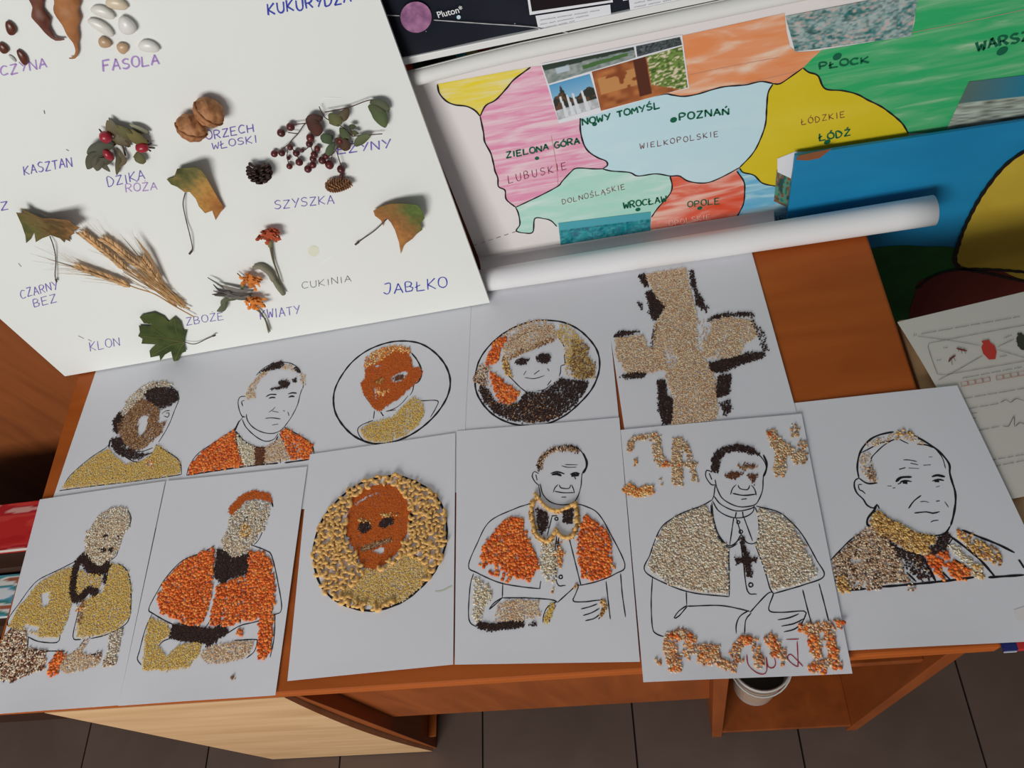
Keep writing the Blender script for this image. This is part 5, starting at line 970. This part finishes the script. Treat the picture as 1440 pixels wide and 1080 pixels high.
# macaroni pieces
def macaroni_mesh():
    R_, r, ns, nr = .0034, .0023, 9, 7; V = []; F = []
    for i in range(ns + 1):
        a = math.radians(-15 + 200 * i / ns); c = np.array([math.cos(a) * R_, math.sin(a) * R_, 0])
        for k in range(nr): t = 2 * math.pi * k / nr; V.append(tuple(c * (1 + r / R_ * math.cos(t)) + np.array([0, 0, r * math.sin(t)])))
    for i in range(ns):
        for k in range(nr): F.append((i * nr + k, i * nr + (k + 1) % nr, (i + 1) * nr + (k + 1) % nr, (i + 1) * nr + k))
    F.append(tuple(range(nr))[::-1])
    # hollow end: a dark-looking recess ring
    b = len(V)
    a = math.radians(185); c = np.array([math.cos(a) * R_, math.sin(a) * R_, 0])
    for k in range(nr): t = 2 * math.pi * k / nr; V.append(tuple(c * (1 + .5 * r / R_ * math.cos(t)) + np.array([0, 0, .5 * r * math.sin(t)]) + np.array([0, .0008, 0])))
    for k in range(nr): F.append((ns * nr + k, ns * nr + (k + 1) % nr, b + (k + 1) % nr, b + k))
    F.append(tuple(b + k for k in range(nr)))
    me = bpy.data.meshes.new('macaroni'); me.from_pydata(V, [], F); me.update(); me.polygons.foreach_set('use_smooth', np.ones(len(F), bool)); me.materials.append(PASTA); return me
MAC = macaroni_mesh()
def put_macaroni(nm, uvs_, z=.0018, name='macaroni', mesh=None, sc=1.0, rots=None):
    t, S = SH[nm]; b = wloc(t)
    for i, p in enumerate(uvs_):
        P = S.pt([p], z * sc)[0]; o = bpy.data.objects.new(name, mesh or MAC); COL.objects.link(o); o.parent = t; o.location = tuple(P - b)
        o.rotation_euler = (random.uniform(-.18, .18), random.uniform(-.18, .18), rots[i] if rots is not None else random.uniform(0, 6.28)); s = random.uniform(.88, 1.12) * sc; o.scale = (s, s, s)
t, S = SH['P3']; E_ = S.uvs(kH(*EH)); Ec = E_.mean(0); Ein = smooth_line(Ec + (E_ - Ec) * .985, True); Fp = S.uvs(kH(*FH)); Bp = S.uvs(kH(*BH_)); Fc = Fp.mean(0); Fp = Fc + (Fp - Fc) * 1.03
cand = RNG.uniform(E_.min(0), E_.max(0), (9000, 2)); ok = inside(cand, Ein) & ~inside(cand, Fp) & ~inside(cand, Bp); cand = cand[ok]; keep = []
ban = S.uvs(kH((585, 480), (700, 540), (640, 620), (560, 500)))
for c in cand:
    if all(np.hypot(*(c - k)) > .0054 for k in keep): keep.append(c)
put_macaroni('P3', keep[:300])
kI = K(640, 610, .30543)
art('P4', kI, [((545, 60), (580, 80), (600, 120), (605, 150), (585, 185), (580, 240), (565, 290), (540, 320), (490, 328), (440, 315), (405, 280), (392, 230)), ((385, 185), (365, 175), (355, 195), (370, 225), (390, 240)), ((372, 190), (378, 215)), ((385, 240), (392, 290), (365, 315)), (((590, 90), (606, 130), (603, 160), (590, 183)), 2.2),
 ((385, 285), (350, 320), (280, 345), (160, 405), (100, 510), (62, 610), (100, 640), (200, 685), (300, 705), (390, 715)), ((390, 715), (395, 680)), ((545, 320), (600, 335), (660, 370), (720, 470), (782, 605), (740, 645), (660, 680), (575, 700)), ((525, 480), (550, 580), (580, 700)), ((85, 645), (70, 700), (62, 820), (70, 870), (100, 890)), ((220, 690), (218, 755)), ((218, 755), (180, 780), (158, 808), (170, 800), (218, 757)), ((218, 757), (330, 757), (440, 765), (470, 775)),
 ((470, 775), (430, 795), (410, 830), (405, 870)), ((465, 792), (440, 830), (435, 870)), ((470, 780), (520, 735), (560, 700), (575, 700)), ((570, 702), (555, 740), (545, 772), (600, 775), (670, 768), (690, 790), (680, 830), (660, 855)), ((580, 808), (620, 798), (655, 785)), ((590, 838), (630, 825), (665, 805)), ((600, 862), (640, 852), (670, 830)), ((695, 680), (705, 770), (715, 855)), ((762, 645), (770, 740), (785, 845)), (((468, 470), (462, 560), (470, 690), (510, 700)), .9), ((478, 480), (475, 510)), (ring((487, 661), 8), 1.2, 'c'), (ring((467, 393), 7), 1.2, 'c'), ((448, 378), (440, 410), (425, 470)), ((470, 378), (445, 380)),
 (((445, 190), (470, 186), (490, 195)), 2.4), (((535, 193), (570, 190)), 2.8), (((440, 184), (470, 176), (505, 186)), 1.4), (((530, 188), (555, 180), (575, 186)), 1.6), ((550, 200), (556, 210)), ((480, 236), (487, 250), (515, 254), (528, 250), (532, 236)), ((458, 266), (500, 273), (548, 272)), ((452, 272), (460, 250), (475, 235)), ((536, 236), (545, 255), (550, 275)), (((490, 148), (515, 155), (560, 155)), .7), (((505, 143), (565, 144)), .7), (((490, 293), (512, 293)), .8)],
 [('lentil', ((240, 390), (310, 385), (325, 450), (345, 500), (380, 570), (385, 620), (345, 680), (290, 670), (230, 630), (190, 600), (120, 600), (120, 530), (180, 460)), 1, [((195, 490), (225, 490), (220, 510))]), ('lentil', ((600, 368), (650, 410), (700, 450), (715, 520), (722, 650), (640, 678), (590, 662), (565, 580), (570, 470))), ('lentil', ((110, 590), (200, 600), (270, 660), (260, 690), (150, 650), (115, 620)), .25), ('rice', ((400, 510), (455, 490), (468, 560), (468, 680), (420, 690), (385, 600)), .7), ('rice', ((92, 660), (160, 700), (172, 760), (130, 810), (115, 870), (85, 865)), .8), ('wheat', ((200, 790), (260, 765), (390, 768), (390, 840), (300, 865), (180, 862)), .85),
  ('tea', ((378, 345), (428, 368), (425, 430), (400, 465), (382, 430))), ('tea', ((500, 350), (545, 345), (540, 415), (500, 415)), .9), ('rust', ((450, 355), (490, 350), (490, 370), (450, 372)), .8), ('rust', ((725, 605), (740, 610), (735, 625))), ('rust', ((440, 715), (455, 720), (450, 735)))],
 [('peppery', ((388, 165), (398, 122), (425, 90), (470, 72), (520, 68)), 22, .95), ('umber', ((490, 72), (540, 72), (572, 88)), 18, .9), ('tea', ((385, 170), (392, 130), (420, 90), (470, 66), (530, 58), (570, 72)), 7, .9), ('rust', ((478, 500), (484, 560), (484, 620)), 14, .7), ('rust', ((460, 556), (512, 548)), 10, .7), ('tea', ((470, 500), (478, 520)), 12, .9), ('tea', ((108, 880), (160, 892), (230, 885), (312, 877)), 24, 1), ('tea', ((345, 880), (375, 878)), 14, .6), ('gold', ((672, 768), (692, 795), (668, 850)), 10, .8), ('millet', ((452, 790), (432, 830), (422, 872)), 20, .9), ('gold', ((555, 705), (565, 700)), 12, .8), ('gold', ((355, 310), (350, 360), (362, 420), (375, 470), (430, 498), (465, 455), (500, 478), (545, 470), (562, 400), (556, 325)), 16, .6)])
def tubepasta():
    m = bmesh.new(); bmesh.ops.create_cone(m, cap_ends=True, segments=8, radius1=.0024, radius2=.0021, depth=.0095, matrix=Matrix.Rotation(math.pi / 2, 4, 'Y')); me = bpy.data.meshes.new('tube_pasta'); m.to_mesh(me); m.free(); me.polygons.foreach_set('use_smooth', np.ones(len(me.polygons), bool)); me.materials.append(PASTA); return me
TP = tubepasta(); t, S = SH['P4']
for L in [((372, 300), (355, 350), (362, 420), (378, 470), (430, 498), (462, 455)), ((470, 450), (500, 480), (545, 468), (562, 400), (556, 330)), ((378, 290), (410, 330), (450, 355), (500, 350), (548, 328))]:
    q = smooth_line(S.uvs(kI(*L)), False, .0095); put_macaroni('P4', q, .0022, 'tube_pasta', TP, .92, [math.atan2(*(q[min(i + 1, len(q) - 1)] - q[max(i - 1, 0)])[::-1]) for i in range(len(q))])
kJ = K(870, 580, .35181)
art('P5', kJ, [((530, 150), (570, 180), (590, 220), (578, 260), (575, 310), (560, 350), (540, 372), (480, 378), (420, 350), (395, 310), (385, 270)), ((372, 240), (352, 233), (348, 258), (370, 290), (386, 290)), ((362, 245), (372, 270)), ((380, 335), (410, 370), (470, 395), (530, 385), (542, 374)), ((375, 355), (400, 395), (450, 420), (500, 420), (535, 400), (542, 374)), ((470, 400), (466, 420)), ((495, 398), (498, 420)), ((386, 290), (380, 335), (372, 352)),
 ((372, 360), (380, 430), (400, 490), (438, 533), (470, 520), (490, 490), (510, 520), (540, 525), (560, 500), (558, 420), (545, 380)), ((368, 370), (376, 440), (400, 500), (440, 540), (474, 525)), ((460, 420), (444, 530)), ((470, 425), (490, 490)), ((500, 420), (535, 515)), ((440, 540), (442, 735)), ((487, 515), (498, 600), (515, 715), (552, 727)), ((545, 528), (580, 620), (605, 705), (620, 725)), (((578, 170), (592, 205), (588, 235), (578, 258)), 1.8),
 ((375, 350), (330, 375), (250, 405), (180, 450), (150, 500), (125, 570), (105, 635), (200, 690), (300, 722), (442, 737)), ((548, 375), (640, 400), (700, 450), (740, 500), (790, 590), (820, 655), (740, 690), (620, 725)), ((135, 660), (130, 760), (135, 860), (150, 885), (180, 897)), ((270, 715), (272, 772)), ((272, 772), (240, 795), (222, 822), (240, 815), (275, 774)), ((275, 775), (400, 772), (480, 785), (525, 797)), ((520, 792), (485, 815), (470, 850), (470, 885)), ((530, 802), (508, 830), (503, 885)),
 ((525, 800), (570, 750), (600, 722), (618, 725), (600, 790), (650, 800), (740, 795), (745, 815), (725, 855)), ((635, 830), (680, 822), (720, 806)), ((650, 855), (700, 845), (740, 825)), ((660, 878), (700, 868), (730, 848)), ((735, 710), (755, 790), (775, 860)), ((800, 685), (820, 760), (840, 840)), ((477, 292), (485, 306), (515, 310), (524, 292)), (((455, 325), (500, 333), (548, 328)), 1.2), ((447, 330), (455, 305), (470, 290)), ((530, 292), (543, 308), (550, 332)), (((490, 349), (512, 346)), .8),
 (ring((478, 440), 6), 1, 'c'), (ring((488, 478), 7), 1, 'c'), (ring((528, 690), 8), 1.2, 'c'), (ring((500, 548), 7), 1.4, 'c')],
 [('cocoa', ((423, 256), (445, 243), (470, 240), (502, 248), (480, 258), (460, 270), (440, 265))), ('cocoa', ((513, 255), (530, 248), (557, 250), (548, 262), (540, 286), (528, 270))), ('umber', ((470, 208), (490, 218), (550, 214), (552, 222), (505, 232), (475, 222)), .9), ('cocoa', ((495, 207), (550, 210), (545, 214), (500, 213))),
  ('tea', ((370, 238), (373, 190), (390, 160), (412, 145), (470, 128), (530, 140), (562, 168), (545, 172), (500, 160), (470, 155), (430, 165), (402, 195), (400, 235), (385, 244))), ('pale', ((345, 375), (250, 408), (180, 455), (140, 540), (118, 620), (200, 685), (300, 712), (436, 728), (436, 545), (392, 500), (368, 400))), ('wheat', ((200, 460), (350, 420), (430, 560), (430, 700), (300, 700), (160, 620)), .35), ('pale', ((555, 385), (640, 408), (700, 460), (760, 570), (795, 648), (740, 680), (620, 712), (580, 610), (552, 530), (565, 460))), ('wheat', ((600, 420), (700, 480), (760, 620), (620, 700), (580, 580)), .3)],
 [('tea', ((492, 500), (502, 565)), 9, 1), ('tea', ((506, 560), (522, 655)), 17, 1), ('tea', ((468, 594), (545, 590)), 16, 1)])
kP = K(870, 590, .19444); kQ = K(900, 860, .20833)
art('P5', kP, [], [], [('husk', L, w_, d_) for L, w_, d_ in [(((85, 240), (85, 200), (110, 145), (190, 130), (250, 125)), 38, .75), (((265, 110), (270, 190), (290, 280), (320, 330)), 62, .75), (((430, 140), (420, 300), (430, 470)), 62, .85), (((440, 160), (500, 230), (530, 350), (560, 460)), 42, .6), (((320, 335), (390, 325), (560, 335)), 34, .8), (((110, 285), (130, 330)), 20, .7), (((310, 440), (320, 470)), 26, .3),
   (((1100, 90), (1130, 150), (1170, 250), (1160, 400)), 72, .8), (((1150, 180), (1250, 240), (1320, 310)), 70, .7), (((1275, 50), (1275, 120)), 44, .8), (((1330, 160), (1320, 290)), 50, .6)]] + [('rust', ((60, 495), (130, 530), (240, 510)), 64, 1), ('rust', ((110, 290), (130, 325)), 18, .8), ('lentil', ((1095, 110), (1135, 130)), 40, .6), ('lentil', ((325, 335), (430, 320)), 28, .6)])
art('P5', kQ, [], [], [('letter', L, w_, d_) for L, w_, d_ in [(((200, 180), (215, 300), (250, 400)), 78, .8), (((200, 170), (290, 155), (345, 200), (310, 300)), 62, .8), (((400, 280), (470, 290), (480, 350)), 105, .9), (((510, 240), (520, 330), (590, 370), (635, 385)), 52, .8), (((660, 340), (640, 260), (710, 190), (770, 210)), 52, .7), (((790, 250), (800, 330), (820, 370)), 56, .7), (((860, 180), (920, 230), (940, 300)), 74, .85), (((975, 290), (960, 370)), 26, .3), (((120, 330), (135, 380)), 34, .5), (((110, 200), (115, 215)), 26, .4),
   (((1090, 115), (1200, 105), (1350, 85)), 56, .8), (((1170, 130), (1180, 220), (1200, 310)), 58, .8), (((1265, 130), (1290, 220), (1320, 330)), 58, .8), (((1150, 390), (1240, 350), (1350, 370)), 52, .8)]] + [('lentil', L, w_, d_) for L, w_, d_ in [(((200, 180), (240, 160)), 50, .6), (((330, 170), (345, 195)), 40, .6), (((400, 290), (460, 320)), 50, .5), (((700, 190), (740, 200)), 50, .6), (((880, 190), (930, 290)), 50, .7), (((1085, 110), (1140, 125)), 50, 1), (((1160, 160), (1190, 300)), 46, .8), (((1275, 160), (1310, 310)), 44, .7), (((1145, 390), (1200, 370)), 46, .8), (((1290, 345), (1350, 380)), 46, .8), (((1335, 75), (1350, 95)), 44, .9), (((1235, 405), (1250, 415)), 30, 1), (((235, 370), (255, 400)), 40, .8)]])
t, S = SH['P5']
strokes('red_pen_letters', S, [kQ((720, 290), (730, 360), (780, 410), (830, 425), (855, 400), (852, 310), (865, 375), (900, 380), (915, 350), (905, 310)), kQ((985, 190), (1072, 187)), kQ((1060, 200), (1066, 350), (1058, 372), (1010, 340), (995, 308), (1015, 290), (1050, 320), (1100, 372))], REDINK, t, .0011, .0003)
kK = K(1190, 600, .148148); kL = K(1160, 700, .194444)
art('P6', kK, [(((120, 490), (105, 400), (115, 300), (150, 210), (220, 130), (300, 85), (400, 60), (450, 52)), 1.7), (((630, 80), (720, 130), (830, 200), (910, 270), (975, 360), (980, 440), (1000, 520), (1030, 620), (1035, 720), (1015, 850), (990, 940)), 1.8), (((990, 940), (940, 1010), (860, 1035), (760, 1030), (680, 1010)), 1.3), ((245, 400), (235, 310), (280, 250), (350, 185), (420, 140), (500, 105)), ((500, 120), (545, 145), (590, 165)), (((670, 170), (760, 178), (830, 205)), 1.4), ((140, 250), (220, 210), (320, 160), (440, 130)), (((850, 220), (910, 300), (940, 400)), .8),
 (((120, 490), (85, 510), (75, 560), (100, 630), (160, 690), (200, 750), (260, 775), (290, 740), (315, 780)), 1.4), ((150, 550), (115, 555), (125, 600), (150, 610), (182, 640)), (((120, 490), (200, 540), (295, 535)), 1.5), (((470, 525), (520, 485), (620, 480)), 2.3), (((810, 480), (860, 465), (935, 480)), 2.3), (((510, 530), (560, 515), (620, 525)), 1.6), (((815, 520), (870, 505), (925, 515)), 1.6), (((535, 530), (580, 535)), 2.4), (((835, 520), (880, 522)), 2.4), (((490, 548), (520, 535)), .8), (((540, 318), (600, 320), (670, 335)), .9), (((610, 350), (680, 365)), .8), (((500, 408), (560, 392)), .8), (((590, 395), (690, 402)), .5), (((730, 370), (800, 366)), .6), (((780, 292), (815, 292)), .5),
 (((590, 780), (640, 710), (710, 655)), 1.1), (((700, 717), (740, 712), (785, 724)), .7), (((850, 712), (885, 706)), .9), (((930, 715), (950, 740), (968, 770)), .7), (((645, 822), (760, 812), (820, 825), (885, 810)), 1.2), (((800, 910), (830, 895), (875, 892)), .9), (((290, 740), (262, 800), (205, 870), (200, 930), (235, 955)), 2), (((270, 790), (300, 860), (380, 900)), 1), (((390, 565), (430, 566)), .5), (((440, 585), (465, 582)), .6), (((850, 578), (885, 568)), .5)],
 [('wheat', ((140, 280), (220, 230), (235, 330), (255, 400), (292, 530), (200, 520), (140, 420)), .4), ('umber', ((200, 390), (255, 400), (285, 520), (210, 500)), .5), ('gold', ((470, 45), (620, 55), (640, 95), (560, 95), (480, 80)), .5), ('wheat', ((180, 190), (300, 110), (470, 70), (640, 95), (740, 150), (740, 178), (520, 120), (330, 160), (220, 210)), .35)], [], .0012)
art('P6', kL, [((40, 455), (100, 390), (180, 310), (250, 260)), (((160, 670), (300, 660)), 2), (((350, 650), (580, 632), (900, 600), (1085, 575)), 2), (((1180, 578), (1440, 560)), 2), (((990, 235), (1100, 280), (1250, 340), (1370, 400)), 2), (((1400, 450), (1440, 510)), 2), (((890, 270), (1000, 350), (1120, 450), (1230, 575)), 2), (((700, 420), (760, 530), (800, 605)), 2.4), (((430, 310), (560, 380), (700, 420)), 1.4), (((590, 540), (660, 610)), 1.6), (((940, 450), (1020, 500)), 1.6), (((850, 540), (910, 600)), 1.6), (((840, 275), (890, 255)), 1.3), ((880, 360), (920, 300))],
 [('peppery', ((60, 450), (150, 360), (250, 260), (330, 200), (430, 260), (480, 340), (540, 430), (575, 540), (620, 610), (450, 625), (250, 655), (110, 655), (65, 560)), .95, [((180, 440), (290, 440), (260, 500), (190, 490)), ((170, 610), (350, 610), (300, 645), (190, 645))]), ('wheat', ((60, 450), (330, 200), (540, 430), (600, 600), (250, 640), (100, 600)), .3), ('gold', ((345, 130), (390, 95), (460, 160), (560, 210), (680, 270), (800, 290), (795, 330), (740, 345), (762, 400), (700, 412), (600, 380), (500, 310), (420, 285), (330, 200))), ('millet', ((345, 130), (390, 90), (460, 150), (560, 200), (680, 265), (800, 285), (795, 325), (700, 320), (500, 250), (400, 180)), .9), ('peppery', ((400, 280), (500, 220), (640, 330), (620, 400), (500, 330)), .5),
  ('gold', ((85, 575), (140, 570), (175, 640), (165, 690), (95, 675))), ('tea', ((440, 310), (600, 390), (720, 430), (790, 590), (690, 605), (600, 530), (540, 440)), .45), ('peppery', ((600, 410), (700, 430), (760, 590), (680, 590)), .25), ('tea', ((815, 290), (900, 258), (905, 300), (870, 390), (820, 405), (765, 412), (765, 355), (810, 345)), .95), ('lentil', ((740, 425), (880, 390), (912, 420), (850, 470), (850, 590), (790, 545), (755, 480)), .95), ('lentil', ((870, 480), (940, 465), (1065, 520), (1030, 560), (985, 605), (920, 570), (880, 530))), ('rice', ((880, 340), (940, 340), (1020, 420), (1100, 480), (1145, 520), (1125, 585), (1070, 570), (1060, 500), (960, 430)), .8),
  ('gold', ((950, 235), (1000, 250), (1100, 310), (1240, 380), (1272, 430), (1270, 490), (1180, 465), (1110, 430), (1020, 350), (960, 290)), .5), ('rust', ((945, 235), (1000, 245), (1040, 310), (980, 310)), .9), ('rust', ((1130, 400), (1200, 410), (1200, 450), (1140, 440)), .9), ('gold', ((1060, 490), (1130, 490), (1140, 580), (1080, 570)), .6), ('peppery', ((590, 625), (670, 620), (660, 670), (600, 670)), .7), ('mixed', ((300, 640), (420, 620), (400, 660), (310, 675)), .4)], [], .0012)
patch('pink_smudge', SH['P6'][1], [(1425, 858), (1440, 853), (1460, 862), (1450, 875), (1430, 872)], flat('smudge_pink', (.79, .75, .73), .8), SH['P6'][0], .0003)
strokes('chalk_trace', SH['P3'][1], [[(612, 832), (622, 831), (636, 824)]], flat('lime_trace', (.62, .68, .5), .8), SH['P3'][0], .0016, .0003)
# ================================================================ WORKSHEET AND BOOKS ON THE SIDE TABLE
WS = Surf((0, 0, H - 0.0006), (1, 0, 0), (0, 1, 0))
tl = WS.uv((1262, 453)); rx = np.array([math.cos(.125), math.sin(.125)]); ry = np.array([rx[1], -rx[0]])
ws = thing('worksheet', 'printed school worksheet with ants, a red vase and letter boxes at the right', 'worksheet', (tl[0] + .1, tl[1] - .12, H - .010))
n = 14; V = []; F = []
for j in range(n + 1):
    for i in range(n + 1):
        u, v = i / n, j / n; p = tl + rx * (.22 * u + .007 * math.sin(math.pi * v) * (1 - u)) + ry * .25 * v; V.append((p[0], p[1], H - .0006))
for j in range(n):
    for i in range(n): a = j * (n + 1) + i; F.append((a, a + n + 1, a + n + 2, a + 1))
wo = raw('paper', V, F, PAPER2, ws); sm = wo.modifiers.new('s', 'SOLIDIFY'); sm.thickness = .0004
V2 = [(x + .003, y + .0015, z - .0012) for x, y, z in V]; wo = raw('under_page', V2, F, PAPER2, ws)
m = MB(); m.box((tl[0] + .045, tl[1] - .225, H - .012), (tl[0] + .20, tl[1] - .02, H - .0022)); m.out('page_block', PAPER2, ws)
c3 = K(1180, 400, .18056)
strokes('printed_frame', WS, [c3((700, 460), (1060, 390), (1430, 322), (1500, 310)), c3((700, 460), (690, 490), (725, 600), (765, 702), (830, 706)), c3((830, 706), (1130, 655), (1500, 590)), c3((610, 405), (860, 438), (1100, 478)), c3((1230, 510), (1500, 590)), c3((770, 750), (940, 660), (1120, 555)), c3((1230, 490), (1360, 430))], flat('frame_grey', (.30, .28, .24), .8), ws, .0007, .0008, False)
patch('printed_vase', WS, c3((1105, 445), (1165, 432), (1175, 455), (1210, 480), (1225, 530), (1215, 585), (1165, 588), (1120, 540), (1105, 490), (1122, 465)), flat('vase_red', (.60, .05, .035), .6), ws, .0009)
patch('printed_cone', WS, c3((1385, 390), (1410, 375), (1440, 395), (1500, 380), (1500, 510), (1440, 515), (1410, 505), (1380, 450)), flat('cone_ink', (.045, .05, .03), .6), ws, .0009, rough=.0008)
strokes('printed_ants', WS, [c3((910, 500), (950, 510), (995, 520)), c3((855, 605), (870, 580), (905, 555))], flat('ant_red', (.25, .05, .035), .7), ws, .0022, .0009)
strokes('printed_ants', WS, [c3((925, 485), (930, 525)), c3((945, 490), (955, 540)), c3((970, 500), (985, 545)), c3((860, 570), (850, 610)), c3((885, 560), (905, 600)), c3((870, 570), (880, 630))], GREYINK, ws, .0005, .0009)
bx_ = []
for i in list(range(4)) + [4.72, 5.72, 6.72, 7.72, 8.72]:
    x, y = 945 + i * 58, 765 - i * 10.5; bx_.append(c3((x, y), (x + 50, y - 9), (x + 58, y + 22), (x + 8, y + 31), (x, y)))
strokes('letter_boxes', WS, bx_, flat('box_red', (.50, .22, .16), .7), ws, .0007, .0009, False)
mm = MB()
for i, (a, b, h) in enumerate([((640, 392), (1420, 255), 9), ((580, 405), (605, 402), 16), ((960, 738), (1420, 652), 12), ((975, 895), (1500, 805), 9), ((1012, 973), (1240, 935), 9), ((1030, 1010), (1070, 1005), 8), ((1040, 1050), (1065, 1046), 8), ((810, 502), (845, 498), 9), ((760, 598), (795, 592), 9), ((1285, 425), (1345, 405), 14), ((1250, 570), (1308, 560), 9)]):
    scribble(mm, WS, c3(a)[0], c3(b)[0], h * .18, .0006, .0009, i)
k4 = K(1240, 400, .27778)
for i, (a, b) in enumerate([((485, 745), (600, 722)), ((550, 895), (740, 862)), ((570, 925), (740, 892))]): scribble(mm, WS, k4(a)[0], k4(b)[0], 2, .0006, .0009, 30 + i)
strokes('pencil_writing', WS, [k4((600, 600), (630, 585), (650, 600), (680, 580), (720, 590)), k4((610, 715), (640, 720), (668, 670), (672, 720), (700, 700), (730, 715))], GREYINK, ws, .0007, .0009)
mm.out('printed_text', GREYINK, ws)['kind'] = 'stuff'
GREENF = (.01, .13, .06)
t = thing('green_folder', 'dark green folder peeping out under the rightmost portrait', 'folder', (.5, .24, H - .012)); m = MB(); m.box((.42, .20, H - .012), (.70, .300, H - .0045)); m.out('cover', flat('folder_green', GREENF, .5), t, bevel=.001)
t = thing('red_book', 'red book with a blue and white spine at the lower right corner of the desk', 'book', (.42, .18, H - .012))
m = MB(); m.box((.3285, .153, H - .0105), (.60, .194, H - .0025)); m.out('cover', flat('book_red', (.55, .035, .03), .4), t, bevel=.0008)
m = MB(); m.box((.3165, .153, H - .0105), (.3285, .194, H - .0025)); m.out('spine', flat('book_navy', (.02, .03, .16), .4), t)
m = MB(); m.box((.3168, .1522, H - .0105), (.3285, .153, H - .0080)); m.out('stripe', flat('book_white', (.7, .7, .7), .4), t)
